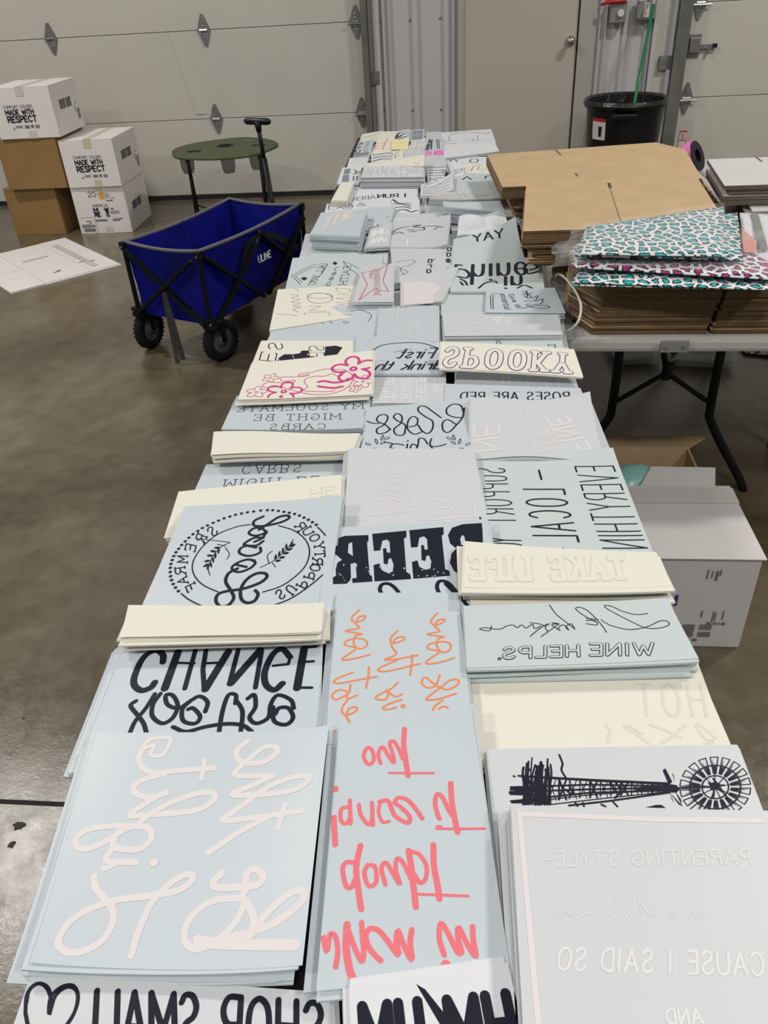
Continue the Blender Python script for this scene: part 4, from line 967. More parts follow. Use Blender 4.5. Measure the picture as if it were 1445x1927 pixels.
# ---------- sheets seen in the gaps
for lab, q in (('pale sheet showing in the gap right of the I RUN sheets', [(775, 340), (840, 340), (850, 440), (765, 440)]),
    ('pale sheet showing in the gap left of the YAY sheets', [(815, 420), (880, 420), (885, 545), (825, 545)]),
    ('pale sheets showing in the gap below the peach stack', [(575, 440), (740, 440), (735, 500), (560, 500)]),
    ('pale sheet showing between the bow tie stack and the pink half circle', [(700, 490), (800, 490), (790, 590), (690, 590)]),
    ('pale sheets showing in the far right gap behind the thick script stack', [(860, 300), (940, 300), (980, 420), (840, 420)]),
    ('pale sheet showing at the far end between small sheets', [(680, 255), (860, 250), (860, 330), (655, 330)]),
    ('pale sheets showing in the right column gap beside the SPOOKY sheet', [(820, 560), (1050, 560), (1085, 740), (815, 740)]),
    ('pale sheets showing under the FINE sheets in the right column', [(870, 740), (1105, 740), (1170, 900), (880, 900)]),
    ('pale sheets showing under the bless this sheets, middle column', [(690, 700), (860, 700), (870, 880), (680, 880)])):
    Stack(lab, q, .757, .006, 'pale').done()
# ---------- near rows
s = Stack('white sheets printed SHOP SMALL with a heart outline, nearest stack at the bottom left', [(60, 1828), (628, 1868), (640, 2060), (-20, 2060)], .776, .022, 'white')
s.text('ink', 'SHOP', (607, 1990), (415, 1975), (605, 1888), .0068, track=.3); s.text('ink', 'SMALL', (375, 1975), (150, 1965), (370, 1872), .0068, track=.25)
s.draw('ink', '108,1640 115,1560 150,1518 195,1525 215,1570 208,1645 215,1575 260,1530 310,1525 332,1570 315,1640 260,1720 200,1780; 112,1600 125,1545 165,1515 200,1535 218,1590 210,1648 235,1570 285,1530 325,1545 328,1600 300,1670 240,1740; 200,1780 130,1720 108,1640', .0042, C5).done()
s = Stack('pale blue sheets with large white handwriting, left column second stack from the bottom', [(182, 1381), (620, 1376), (572, 1830), (62, 1822)], [.79, .80, .795, .785], .022, 'blue', curl=[('NL', .012, 3), ('R', .012, 5), ('wave', .0015, .6, .5, 1)], fan=(-.02, -.006), jit=.004)
for st, w in (('605,515 640,478 700,470 725,482 690,545 640,542 655,505 600,520', .007), ('605,520 590,560 610,600 660,622 740,612 912,600', .009), ('870,568 866,600 855,645', .008),
    ('700,625 620,645 575,670 570,700 630,725 710,705', .009), ('705,700 620,750 550,800 650,797 800,785 870,765 915,725 890,703 810,715 710,755 630,800 590,835', .009),
    ('590,850 500,845 390,857 330,890 325,930 370,943 450,912 540,857 600,845 640,868 640,905 590,945 500,940 480,920 500,875 540,850', .009), ('490,930 470,955 450,985 470,997 580,1000', .009), ('440,1028 470,1015 500,1000', .009),
    ('400,1060 405,1105 440,1150 470,1185 482,1230 460,1300 400,1358 310,1385 255,1360 252,1320 300,1250 390,1195 500,1160 620,1145 740,1125 800,1095 820,1065 795,1052 745,1075 690,1120 640,1180 590,1290 558,1395', .009),
    ('1050,487 1010,520 1008,560 1060,580 1130,570 1178,530 1165,508 1115,515 1060,560 1010,605 1000,630 1060,633 1160,632', .009), ('1160,632 1080,670 985,712 1100,713 1240,695 1310,655 1300,635 1240,640 1150,675 1080,720', .009),
    ('1080,720 1000,780 945,822 1100,808 1285,780', .009), ('1212,755 1195,805 1180,855', .008), ('1140,808 1020,870 885,960', .009),
    ('945,1045 905,1085 930,1108 1020,1105 1095,1095 1118,1065 1100,1035 1070,1030 1045,1060 1045,1110 1030,1150 1060,1190 1080,1250 1055,1320', .010), ('1035,1152 930,1158 850,1195 795,1260 785,1330 820,1365 870,1360 950,1310 1010,1240 1040,1170', .009),
    ('850,1345 940,1325 1060,1300 1180,1250 1270,1180 1295,1140 1270,1120 1220,1140 1140,1210 1065,1310', .010), ('840,1330 900,1345 1050,1350 1255,1352', .013)): s.draw('wink', st, w*.97, C5)
s.dots('wink', [(655, 1002)], .005, C5).done()
s = Stack('pale blue sheets reading CHANGE upside down in thick dark brush letters, left column', [(240, 1212), (608, 1203), (600, 1450), (152, 1450)], .772, .022, 'blue', fan=(-.03, 0), jit=.003)
for st in ('692,150 692,118 660,100 610,130 575,200 570,245 600,270 640,258 658,235', ): s.draw('ink', st, .0115, C5)
s.draw('ink', '757,105 700,262;970,105 872,265;1292,92 1262,260;980,240 1105,98', .0135, C5, sharp=True)
s.draw('ink', '830,100 785,262;875,100 862,180 868,265;1012,98 975,240;1112,100 1085,258', .0085, C5, sharp=True)
s.draw('ink', '745,152 825,155;868,155 925,152;1290,88 1342,84;1278,150 1332,146;1262,258 1325,258;1160,165 1225,158;1225,158 1232,130', .0055, C5, sharp=True)
s.draw('ink', '1232,128 1200,95 1160,115 1125,190 1130,245 1165,268 1200,240', .0115, C5)
s.draw('ink', '578,314 555,335 585,375 610,410 622,450; 658,285 620,345 575,400 552,450; 682,283 650,330 648,380 690,410 735,385 755,335 735,292 705,290 712,330 760,345 812,312 850,295 882,320 872,360;812,312 775,350 780,400 830,410 850,380 820,345 800,350', .0075, C5)
s.draw('ink', '1000,325 1002,290 970,290 945,360 930,450; 1002,310 1030,360 1022,450; 1052,305 1080,288 1085,340 1060,385 1090,410 1140,385 1150,330 1180,290 1235,310 1248,345; 1160,340 1165,400 1215,415 1245,385 1225,345 1185,345 1170,370; 735,425 790,445 870,425 960,412 1030,418 1070,445', .0075, C5).done()
s = Stack('narrow cream sheets stacked above the CHANGE sheets, nearest cream stack on the left', [(248, 1142), (610, 1137), (606, 1191), (224, 1199)], .806, .026, 'cream', curl=[('R', .003, 6)], jit=.005)
s.done()
s = Stack('pale blue sheets with a round Local farmers badge and wheat ears, left column', [(350, 952), (646, 940), (613, 1150), (258, 1160)], [.803, .808, .78, .776], .014, 'blue', curl=[('FR', .01, 3)])
s.draw('ink', '825,418 740,432 620,480 525,560 470,650 475,725 530,790 625,835; 1000,425 1100,458 1170,520 1190,595 1160,680 1080,757 1000,805 900,836', .0028, C2)
s.draw('ink', '398,845 450,885 550,930 700,960 850,955 960,920 1080,872 1200,790 1270,730; 1240,435 1262,455 1288,485', .0030, C2)
s.dots('ink', [(930, 330), (963, 330), (998, 334), (1032, 340), (1065, 346), (1098, 353), (1128, 363), (1156, 376), (1183, 389), (1208, 404), (1232, 420), (888, 332), (845, 338), (807, 343), (770, 350), (733, 358), (698, 369), (662, 380), (628, 394), (595, 408), (560, 424), (528, 440), (500, 458), (470, 478), (445, 500), (422, 522), (400, 545), (382, 568), (365, 590), (352, 613), (342, 638), (334, 662), (330, 686), (330, 712), (332, 738), (338, 762), (348, 786), (362, 808), (380, 830)], .0030, C2)
def badge(s, ch, c, cen, hpx, w, crop, mt='ink', inward=False, slab=.1):
    cx, cy = c; dx, dy = cx-cen[0], cy-cen[1]; L = math.hypot(dx, dy); ux, uy = dx/L, dy/L
    if inward: ux, uy = -ux, -uy
    bx, by = -uy, ux   # baseline direction
    bx, by = -bx, -by
    wd_ = hpx*.62; p0 = (cx-bx*wd_/2-ux*hpx/2, cy-by*wd_/2-uy*hpx/2); p1 = (p0[0]+bx*wd_, p0[1]+by*wd_); p2 = (p0[0]+ux*hpx, p0[1]+uy*hpx)
    s.text(mt, ch, p0, p1, p2, w, crop, slab=slab)
for ch, c in zip('FARMERS', [(460, 808), (405, 765), (392, 705), (405, 632), (455, 562), (520, 503), (590, 460)]): badge(s, ch, c, (830, 645), 62, .003, C2)
for ch, c in zip('SUPPORT', [(1010, 850), (1075, 820), (1145, 785), (1190, 730), (1225, 685), (1240, 645), (1255, 600)]): badge(s, ch, c, (830, 640), 60, .003, C2)
for ch, c in zip('YOUR', [(1250, 550), (1222, 500), (1180, 460), (1135, 430)]): badge(s, ch, c, (830, 640), 60, .003, C2)
s.draw('ink', '905,368 850,395 850,425 920,425 1010,405 1062,380 1055,363 1000,372 940,410 880,450', .0062, C2)
s.draw('ink', '925,470 900,445 850,440 815,470 850,487 905,475 925,455 900,500 850,525; 905,500 850,500 795,530 790,545 860,548 905,520; 885,560 885,590 820,612 762,598 760,570 800,550 860,560; 850,640 800,635 735,660 710,690 750,712 820,690 855,655 830,635; 730,665 800,680', .0058, C2)
s.draw('ink', '745,690 690,720 672,770 700,820 722,870 690,915 640,925 612,890 625,850 680,830 780,815 880,780 925,745 915,720 860,722 800,760 765,820 770,880 805,902 850,890 872,850 855,825', .0068, C2)
s.draw('ink', '500,505 700,528;700,528 640,560 590,620 565,690 575,730;670,560 695,600 680,632;620,540 670,550; 885,685 970,640 1050,570 1090,510;960,582 930,610 940,660;980,680 960,655', .0016, C2)
def leaf(s, x, y, a, L, w, crop, mt='ink'):
    a = math.radians(a); c, d = math.cos(a), math.sin(a); pts = []
    for k in range(10):
        t_ = k/9 if k < 5 else (9-k)/9*1.0; 
    for u, v in ((0, 0), (.3, .5), (.7, .45), (1, 0), (.7, -.45), (.3, -.5)): pts.append((x+c*u*L-d*v*w, y+d*u*L+c*v*w))
    s.fill(mt, [pts], crop)
for (x, y, a) in ((640, 560, 175), (632, 560, 100), (615, 585, 185), (610, 590, 95), (595, 610, 180), (592, 615, 85), (578, 640, 170), (575, 645, 75), (570, 660, 110), (568, 660, 150)): leaf(s, x, y, a, 42, 15, C2)
for (x, y, a) in ((975, 645, -10), (975, 640, -75), (1000, 625, -10), (1000, 620, -80), (1025, 600, -15), (1022, 598, -80), (1048, 578, -20), (1045, 575, -85), (1068, 560, -60), (1070, 558, -30)): leaf(s, x, y, a, 42, 15, C2)
s.done()
s = Stack('narrow cream sheets sticking out left from under the round Local badge sheets', [(336, 925), (643, 893), (640, 1000), (308, 1013)], [.795, .80, .775, .765], .012, 'cream', jit=.004)
s.text('faint', 'HE', (585, 938), (632, 930), (585, 922), .002, slab=.1).done()
s = Stack('pale blue sheets reading CARBS MIGHT BE upside down in typewriter letters', [(388, 874), (650, 862), (648, 950), (350, 960)], .766, .012, 'blue')
s.text('ink', 'CARBS.', (458, 877), (578, 873), (455, 892), .0017, slab=.16, track=.42); s.text('ink', 'MIGHT BE', (425, 903), (600, 896), (420, 919), .0017, slab=.16, track=.42).done()
s = Stack('narrow cream sheets between the two CARBS stacks in the left column', [(405, 812), (678, 815), (664, 848), (397, 856)], .80, .022, 'cream', curl=[('wave', .002, 1, 0, 0)], jit=.004).done()
s = Stack('pale blue sheets reading MY SOULMATE MIGHT BE CARBS mirrored in typewriter letters', [(445, 745), (702, 742), (682, 812), (416, 808)], [.772, .772, .79, .785], .02, 'blue', curl=[('NR', .008, 3)])
s.text('ink', 'MY SOULMATE', (683, 769), (447, 775), (682, 759), .0017, slab=.16, track=.4); s.text('ink', 'MIGHT BE', (640, 789), (478, 792), (640, 778), .0017, slab=.16, track=.42); s.text('ink', 'CARBS.', (612, 807), (497, 809), (612, 797), .0017, slab=.16, track=.42)
s.text('ink', 'I', (632, 753), (634, 753), (632, 748), .0017, slab=.2).done()
s = Stack('cream sheets with a magenta melting smiley face and flowers, left column', [(474, 686), (702, 660), (700, 742), (448, 755)], [.805, .825, .795, .795], .010, 'cream', curl=[('L', .004, 3)], jit=.004)
s.draw('magenta', '735,212 650,207 570,225 515,232 505,242 540,240 562,236 540,245 480,248 415,250 410,262 430,272 485,266 470,280 400,278 345,277 315,295 340,304 410,300 445,312 480,320 560,338 650,340 730,320 778,285 788,250 770,225 740,208; 738,235 715,247 680,232 640,245 590,245 545,258 535,275 552,300 530,320 600,325 660,325 695,320', .0019, C8)
s.draw('magenta', '608,275 640,270 690,278 740,272 765,258;608,297 640,302 690,306 735,298', .0085, C8)
for c, r, n, w, ro in (((792, 206), .050, 5, .0078, .5), ((428, 325), .040, 5, .0060, .2), ((358, 253), .019, 5, .0016, 0), ((285, 328), .024, 5, .0018, .3), ((842, 272), .024, 5, .0018, .1), ((800, 310), .014, 5, .0014, 0)): s.flower('magenta', c, r, n, w, C8, ro, .38)
s.done()
s = Stack('cream sheets with slab letters and a black engraved cannon drawing', [(492, 641), (668, 641), (668, 700), (470, 700)], .782, .012, 'cream')
s.text('ink', 'E', (300, 160), (312, 118), (382, 168), .0036, C8, slab=.1); s.text('ink', 'S', (345, 100), (352, 68), (418, 108), .0036, C8)
s.fill('ink', '390,175 400,150 430,130 480,130 540,120 560,140 700,150 750,135 740,175 640,178 420,180;560,110 520,112 512,125 560,128;645,90 700,85 735,95 700,140 640,150', C8)
s.draw('cream', '400,155 415,175;430,135 440,178;450,132 470,178;470,130 495,176;560,165 620,170', .0012, C8)
s.draw('cream', '585,85 638,92 560,125 635,152', .006, C8); s.text('ink', 'ES', (560, 150), (560, 85), (640, 150), .0028, C8, slab=.1)
s.draw('ink', '560,150 640,152;570,120 630,122', .001, C8).done()
s = Stack('pale blue sheets with a faint white arc and a thin letter C, left column', [(528, 585), (715, 572), (708, 650), (498, 652)], [.775]*4, .016, 'blue', curl=[('FR', .012, 2)])
s.draw('wink', '110,490 170,465 270,460 360,475', .002, T4)
s.draw('ink', '252,408 300,442;300,405 340,440;345,405 420,402', .0014, T4, sharp=True); s.draw('ink', '395,430 410,435 400,440 388,436 392,430;415,388 460,382 500,395 510,410 495,432', .0016, T4).done()
s = Stack('cream sheets with thin vertical letters ONE below the FAITH sheets', cq(T4, (100, 290), (447, 272), (425, 412), (62, 470)), .778, .012, 'cream')
s.text('ink', 'O', (228, 330), (340, 330), (228, 308), .0012, T4); s.draw('ink', '228,328 250,310 300,308 335,320 335,338 300,350 250,348 228,330', .0014, T4)
s.draw('ink', '235,365 290,365 235,385 315,385;215,395 330,390;325,395 328,405;215,395 218,403', .0012, T4, sharp=True)
s.draw('ink', '152,310 190,318 160,328 195,335 158,345 198,352 165,362 200,368 168,378 190,392;175,288 185,292 190,300;95,398 150,402 185,408', .0013, T4)
s.text('ink', 'DIVIN', (355, 285), (355, 375), (418, 290), .0012, T4).done()
s = Stack('pale sheets with a diamond badge and ALL YOU NEED FAITH in dark serif letters', cq(T4, (165, 152), (560, 140), (545, 270), (132, 290)), .772, .018, 'blue2')
s.draw('ink', '160,230 250,185 320,178;160,230 200,270;175,232 250,195 300,190;175,232 205,258;235,265 290,225;320,178 290,225;385,168 430,185 455,200;385,168 410,195 450,225', .0025, T4)
s.fill('ink', '350,168 362,176 350,184 338,176;215,235 230,243 215,252 200,243', T4)
s.text('ink', 'ALL YOU', (310, 185), (262, 270), (283, 185), .0022, T4, slab=.1); s.text('ink', 'need', (368, 195), (325, 275), (345, 192), .0025, T4); s.text('ink', 'FAITH', (420, 190), (400, 270), (390, 190), .0028, T4, slab=.1); s.done()
s = Stack('small stack of pale sheets with a red bow tie shaped label, left column', cq(T4, (472, 186), (608, 178), (602, 346), (428, 346)), .80, .03, 'white', jit=.003)
s.draw('red', '468,218 540,205 582,180 560,255 586,300 520,290 455,338 492,270 468,218', .0022, T4, sharp=True)
s.text('red', 'GRANDMASWINE', (520, 200), (522, 318), (545, 200), .0016, T4); s.text('red', 'CBD', (508, 208), (500, 240), (518, 210), .0015, T4).done()
s = Stack('pale sheet reading JUST with an ornament, behind the FAITH sheets', cq(T4, (245, 105), (590, 98), (580, 175), (240, 175)), .768, .01, 'blue2')
s.text('ink', 'JUST', (540, 125), (487, 125), (540, 113), .0026, T4); s.draw('ink', '440,125 460,118 475,127 460,134 440,125;483,132 500,128 520,134 540,125', .003, T4); s.done()
s = Stack('thick stack of pale sheets with faint peach lettering, left column', [(604, 400), (690, 393), (676, 447), (583, 443)], [.83, .82, .815, .82], .055, 'blue', curl=[('N', .004, 3)], jit=.005)
s.text('peach', 'THE', (600, 435), (668, 405), (612, 412), .009).done()
# far-left rows
def small(label, quad, z=.775, th=.01, mt='pale', **k): return Stack(label, cq(T3, *quad), z, th, mt, **k)
s = small('white sheet with letter D, a round seal and an ampersand at the left table edge', [(62, 655), (560, 635), (560, 740), (38, 740)], .776, .008, 'pale')
s.text('ink', 'D', (70, 700), (150, 700), (80, 665), .004, T3); s.draw('ink', '165,675 185,655 230,655 255,672 240,692 190,697 165,675;190,675 215,662 235,675 215,687 190,675', .004, T3); s.text('ink', '&', (285, 675), (355, 672), (290, 650), .0035, T3).done()
s = small('sheet with dark zebra brush stripes in the middle of the far rows', [(550, 615), (760, 610), (760, 730), (560, 732)], .78, .006)
s.draw('ink', '560,625 600,650 690,655;560,655 620,660 690,672;570,685 640,680 690,690;580,712 640,700 690,715;700,720 740,708 790,718', .010, T3); s.done()
s = small('cream small stack at the left table edge beside the I RUN sheets', [(165, 500), (262, 497), (205, 632), (93, 632)], .80, .03, 'cream', jit=.002); s.done()
s = small('pale sheets reading I RUN mirrored with scribbled lettering', [(262, 528), (745, 520), (745, 645), (205, 645)], .776, .008, 'pale')
s.text('ink', 'I RUN', (655, 605), (445, 612), (655, 578), .008, T3); s.text('ink', 'ABER', (425, 615), (255, 635), (425, 590), .0035, T3, slab=.12); s.draw('greyink', '400,530 440,523 480,528;600,522 640,530 690,520;520,525 545,540', .004, T3).done()
s = small('sheets with grey blocks and dark lettering at the left table edge', [(182, 382), (322, 378), (305, 505), (138, 505)], .785, .012, 'pale')
s.fill('greyink', '195,395 240,390 232,430 185,435;182,440 230,437 225,490 172,492', T3); s.text('ink', 'AE', (262, 400), (262, 480), (310, 400), .006, T3); s.draw('ink', '255,480 300,470;250,430 305,425', .004, T3).done()
s = small('thick stack of pale sheets reading OVERREACT LET ME in white', [(352, 372), (792, 366), (794, 455), (312, 460)], .82, .045, 'white', jit=.004)
s.text('bwink', 'OVERREACT', (350, 402), (785, 392), (355, 375), .007, T3); s.text('bwink', 'LET ME', (420, 432), (690, 428), (422, 408), .007, T3); s.text('bwink', 'OVERTHIN', (370, 458), (760, 450), (372, 440), .007, T3).done()
s = small('cream sheet with a yellow arc just behind the thick OVERREACT stack', [(350, 352), (790, 283), (795, 370), (350, 375)], [.80, .835, .825, .815], .004, 'cream'); s.draw('yink', '455,362 540,338 640,330 720,345 760,362', .006, T3).done()
s = small('pale sheet with grey print at the left edge of the far rows', [(235, 310), (378, 300), (345, 382), (215, 388)], .782, .012, 'pale'); s.text('wink', 'YMIN', (240, 350), (350, 345), (245, 320), .004, T3).done()
s = small('sheet with wide black zebra bands, far left', [(395, 283), (548, 262), (548, 330), (400, 340)], .786, .006, 'pale'); s.draw('ink', '395,290 540,272;405,312 470,300 545,298;405,335 480,318 545,318', .013, T3).done()
s = small('cream sheet with green plant strokes in the far rows', [(560, 258), (638, 248), (632, 318), (550, 325)], .787, .005, 'cream'); s.draw('green', '560,290 590,270 615,255;570,310 590,295 610,285;580,285 570,312', .004, T3).done()
s = small('pale sheet with white lettering between green and magenta sheets', [(642, 240), (795, 240), (795, 305), (640, 305)], .787, .006, 'white'); s.text('bwink', 'TLA', (660, 285), (770, 280), (660, 255), .004, T3).done()
s = small('pale sheet with a magenta lettered strip in the far rows', [(800, 255), (950, 248), (968, 372), (800, 375)], .786, .006, 'white'); s.fill('pink', '805,262 855,260 852,288 805,290;870,255 948,250 950,285 868,288', T3); s.text('wink', 'GM', (820, 285), (935, 280), (820, 262), .005, T3).done()
s = small('blue grey sheet with dark column lettering at the far left edge', [(302, 186), (418, 174), (378, 300), (258, 304)], .784, .012, 'blue'); s.text('ink', 'SAD', (300, 195), (275, 275), (330, 192), .006, T3); s.text('greyink', 'MNOP', (355, 190), (330, 270), (385, 185), .004, T3); s.fill('greyink', '275,275 378,265 372,290 262,302', T3).done()
s = small('cream sheet with a red feather drawing in the far rows', [(480, 110), (582, 108), (560, 272), (388, 280)], .782, .006, 'cream'); s.draw('coral', '520,160 500,200 480,245;405,200 430,220 400,270;430,205 500,195;425,225 500,215;415,245 470,238', .006, T3).done()
s = small('cream sheet with a green leaf drawing at the far left corner of the table', [(330, 130), (478, 104), (472, 182), (312, 195)], .78, .005, 'cream'); s.draw('green', '335,150 400,140 465,120;340,158 400,152 440,145;380,175 420,165 465,165;420,182 460,175', .006, T3).done()
s = small('sheet with dense black artwork at the far end, left of the grey block sheet', [(585, 108), (687, 92), (684, 185), (558, 175)], .78, .005, 'pale'); s.draw('ink', '575,160 610,120 680,108;580,165 640,130 685,125;600,168 650,150 685,140;570,140 620,150', .014, T3).done()
s = small('small yellow sheet in the far rows', [(552, 172), (680, 166), (674, 244), (546, 246)], .79, .005, 'yellow'); s.draw('yink', '565,200 600,190 650,188', .004, T3).done()
s = small('sheet with a dark grey printed block at the far end of the table', [(692, 100), (797, 92), (795, 178), (690, 185)], .778, .005, 'blue'); s.fill('greyink', '705,108 785,102 782,165 700,172', T3); s.text('wink', 'MN', (715, 160), (770, 155), (715, 120), .003, T3).done()
s = small('pale sheet with white block lettering in the far rows', [(700, 185), (835, 150), (800, 245), (668, 252)], .786, .006, 'white'); s.text('bwink', 'IM', (700, 210), (790, 190), (705, 180), .006, T3); s.text('bwink', 'BUM', (690, 240), (790, 225), (695, 215), .006, T3).done()
s = small('pale sheet at the far end behind the black tower drawing', [(810, 115), (918, 110), (922, 165), (812, 168)], .776, .005, 'white').done()
s = small('narrow sheet with a black tower drawing in the far rows', [(850, 160), (928, 155), (948, 250), (832, 252)], .784, .005, 'blue2'); s.draw('ink', '850,170 842,245;856,170 850,245;845,200 860,200;890,170 895,240;905,170 910,240;870,180 930,180', .005, T3).done()
s = small('wide pale sheets with a grey town skyline drawing at the far right corner', [(920, 118), (1298, 92), (1338, 195), (938, 205)], .776, .01, 'pale')
s.draw('greyink', '985,135 1080,120 1200,118 1290,125;1000,128 1100,118 1220,122;950,180 1040,182;985,150 985,180;1090,170 1160,165 1160,182 1090,184;1200,140 1200,175;1170,182 1240,180;1245,170 1300,168;950,195 1020,200 1060,205;1270,190 1310,185', .005, T3); s.draw('ink', '1265,125 1290,122', .008, T3).done()
s = small('blank white sheet pile behind the letter sheets at the right table edge', [(948, 208), (1330, 195), (1358, 258), (940, 310)], .79, .014, 'pale').done()
s = small('pale sheets with big thin letters V O at the right table edge', [(965, 312), (1285, 300), (1300, 420), (960, 420)], .776, .008, 'pale'); s.text('ink', 'V', (990, 312), (1045, 310), (990, 340), .007, T3); s.draw('ink', '1140,330 1160,318 1195,320 1200,335 1175,346 1145,342 1140,330', .007, T3).done()
s = small('cream and purple printed sheets at the right table edge', [(1085, 362), (1302, 353), (1332, 425), (1085, 428)], .783, .005, 'cream'); s.draw('purple', '1150,410 1165,380 1200,365 1240,362;1200,400 1210,375', .004, T3); s.fill('peach', '1100,385 1145,375 1140,410 1095,412', T3); s.draw('greyink', '1215,400 1290,392;1215,412 1300,405;1220,388 1280,382', .003, T3).done()
s = small('sheet packed with black lettering in the middle of the far rows', [(812, 376), (962, 370), (945, 492), (822, 495)], .785, .008, 'pale'); s.draw('ink', '815,385 955,380;820,405 950,402;825,425 945,420;830,445 940,440;830,465 935,460;835,478 930,476', .011, T3); s.draw('pale', '850,392 870,440 860,470;900,390 890,420 905,460', .004, T3).done()
s = small('curled white sheets with one thin black loop in the far rows', [(965, 372), (1080, 352), (1092, 450), (1010, 500)], [.80, .80, .79, .785], .02, 'pale', curl=[('L', .02, 3)]); s.draw('ink', '975,440 1030,405 1075,392 1078,405 1030,425 960,450', .004, T3).done()
s = small('sheets with thin black fan stripes in the middle of the far rows', [(772, 512), (1010, 450), (1018, 585), (768, 595)], .795, .01, 'pale', curl=[('R', .02, 4)])
s.draw('ink', '785,535 880,520 985,462;785,548 880,532 985,485;785,562 880,548 985,510;785,572 880,565 985,535;790,582 880,578 980,562;790,522 840,505 900,490', .005, T3).done()
s = small('wide folded sheets with a red script line along the edge, right column far rows', [(1060, 432), (1335, 424), (1375, 612), (830, 640)], [.79, .79, .80, .81], .018, 'blue2', curl=[('NL', .01, 3)])
s.text('ink', 'V', (1085, 452), (1150, 450), (1085, 475), .008, T3); s.draw('ink', '1255,465 1265,448 1300,445 1318,458', .008, T3)
s.draw('coral', '860,605 880,598 900,608 930,590 950,605 980,585 1000,600 1040,580 1060,600 1090,575 1110,600 1150,575 1180,598 1220,580 1250,595 1300,580;860,620 900,612 940,622 990,610 1040,618 1100,606 1160,612 1220,600 1290,598', .0022, T3).done()
s = small('thick stack of pale sheets with faint white script, right column far rows', [(935, 655), (1368, 632), (1402, 705), (940, 692)], .815, .055, 'blue', curl=[('L', .008, 3)], jit=.004); s.draw('bwink', '1000,672 1060,660 1090,680 1130,655 1150,675 1200,655 1240,675 1290,655', .004, T3).done()
s = small('white sheets with thin arrows and script between the peach stack and the arc sheets', [(368, 682), (578, 678), (540, 800), (350, 860)], [.785, .80, .79, .78], .012, 'blue'); s.draw('ink', '370,780 420,785 445,760 440,775;470,770 530,755;375,845 420,830 460,835 440,815;470,830 510,820', .005, T3).done()
s = small('pale sheets with white letters beside the peach stack', [(385, 850), (556, 795), (530, 975), (345, 985)], .79, .014, 'white'); s.text('bwink', 'IMG', (400, 905), (520, 880), (405, 860), .007, T3); s.text('bwink', 'AVG', (395, 960), (505, 940), (400, 920), .007, T3).done()
s = small('pale sheets with a black arc and letter M, middle column', [(572, 725), (1000, 738), (970, 990), (525, 985)], .785, .02, 'white', curl=[('R', .014, 6)])
s.draw('ink', '545,880 600,845 680,828;550,890 600,872 640,882;800,828 870,825 935,832;790,830 795,852 740,858;900,835 870,850', .006, T3); s.draw('ink', '705,820 770,818 710,832 780,838;670,855 720,852;690,868 730,865', .007, T3, sharp=True); s.text('bwink', 'E', (670, 970), (745, 965), (670, 925), .006, T3); s.text('bwink', 'NAMASTE', (580, 785), (850, 780), (580, 765), .003, T3).done()
s = small('white crinkled sheets with pale lettering PERSO, right column', [(1060, 775), (1405, 745), (1450, 880), (1045, 900)], .795, .024, 'pale', curl=[('wave', .004, 1.5, 1, 0), ('F', .012, 2)])
s.text('fwink', 'ALL A THE', (1400, 805), (1075, 830), (1398, 768), .007, T3); s.text('fwink', 'PERSO', (1260, 845), (1065, 860), (1260, 805), .007, T3).done()
s = Stack('pale sheets with bold dark letters YAY and a raised far corner, right column', cq(T4, (870, 70), (1140, 10), (1188, 185), (860, 190)), [.79, .81, .785, .78], .014, 'blue2', curl=[('FR', .03, 3)])
s.text('ink', 'YAY', (958, 82), (1090, 62), (955, 52), .008, T4); s.text('fwink', 'VISE', (1000, 100), (1000, 170), (1025, 100), .003, T4).done()
s = Stack('white sheets reading bra and ape in bold dark letters, middle column', cq(T4, (595, 108), (870, 98), (850, 230), (608, 262)), .782, .02, 'white')
s.text('ink', 'bra', (760, 158), (752, 218), (788, 160), .0055, T4); s.text('ink', 'ape', (845, 105), (838, 172), (870, 108), .0055, T4); s.draw('ink', '620,172 650,165 690,162 700,172 670,188 640,195 640,210 655,225;620,190 640,200 670,215 640,228', .0018, T4).done()
s = Stack('cream sheets with a pink half circle, middle column', cq(T4, (640, 258), (895, 198), (822, 340), (640, 362)), .79, .014, 'white', curl=[('F', .006, 3)])
s.fill('wink', '650,262 720,255 780,262 815,285 785,315 780,352 650,358', T4); s.draw('peach', '700,330 710,290 720,345;730,300 740,330;720,280 760,290', .002, T4).done()
s = Stack('pale blue sheets with white letters BE and DO, middle column', cq(T4, (542, 365), (797, 360), (800, 520), (530, 520)), .785, .022, 'blue', jit=.004)
s.text('wink', 'BE', (605, 370), (600, 430), (650, 370), .0028, T4, slab=.08); s.text('wink', 'DO', (680, 435), (675, 505), (715, 435), .0022, T4, slab=.08); s.draw('wink', '640,440 620,460 640,475 610,490 640,500;720,400 700,430 730,470 740,500;740,490 780,475 770,500 740,495', .0025, T4).done()
s = Stack('pale sheets reading shine in in fat dark retro letters, right column', cq(T4, (852, 182), (1252, 155), (1270, 300), (855, 300)), .79, .02, 'blue2', curl=[('FR', .01, 3)])
s.draw('ink', '905,185 880,183 890,200 920,205 940,225 925,240 890,235', .012, T4); s.text('ink', 'hine', (955, 182), (1185, 170), (950, 268), .0135, T4, track=.3)
s.draw('ink', '1205,205 1235,195 1225,175 1190,182 1180,205 1200,222 1240,212', .011, T4); s.text('ink', 'in', (1095, 235), (1165, 232), (1095, 298), .012, T4, track=.3)
s.draw('ink', '980,285 1010,262 1050,255 1060,262;1150,285 1180,272 1215,285;900,245 920,255 930,272;900,258 912,272', .008, T4).done()
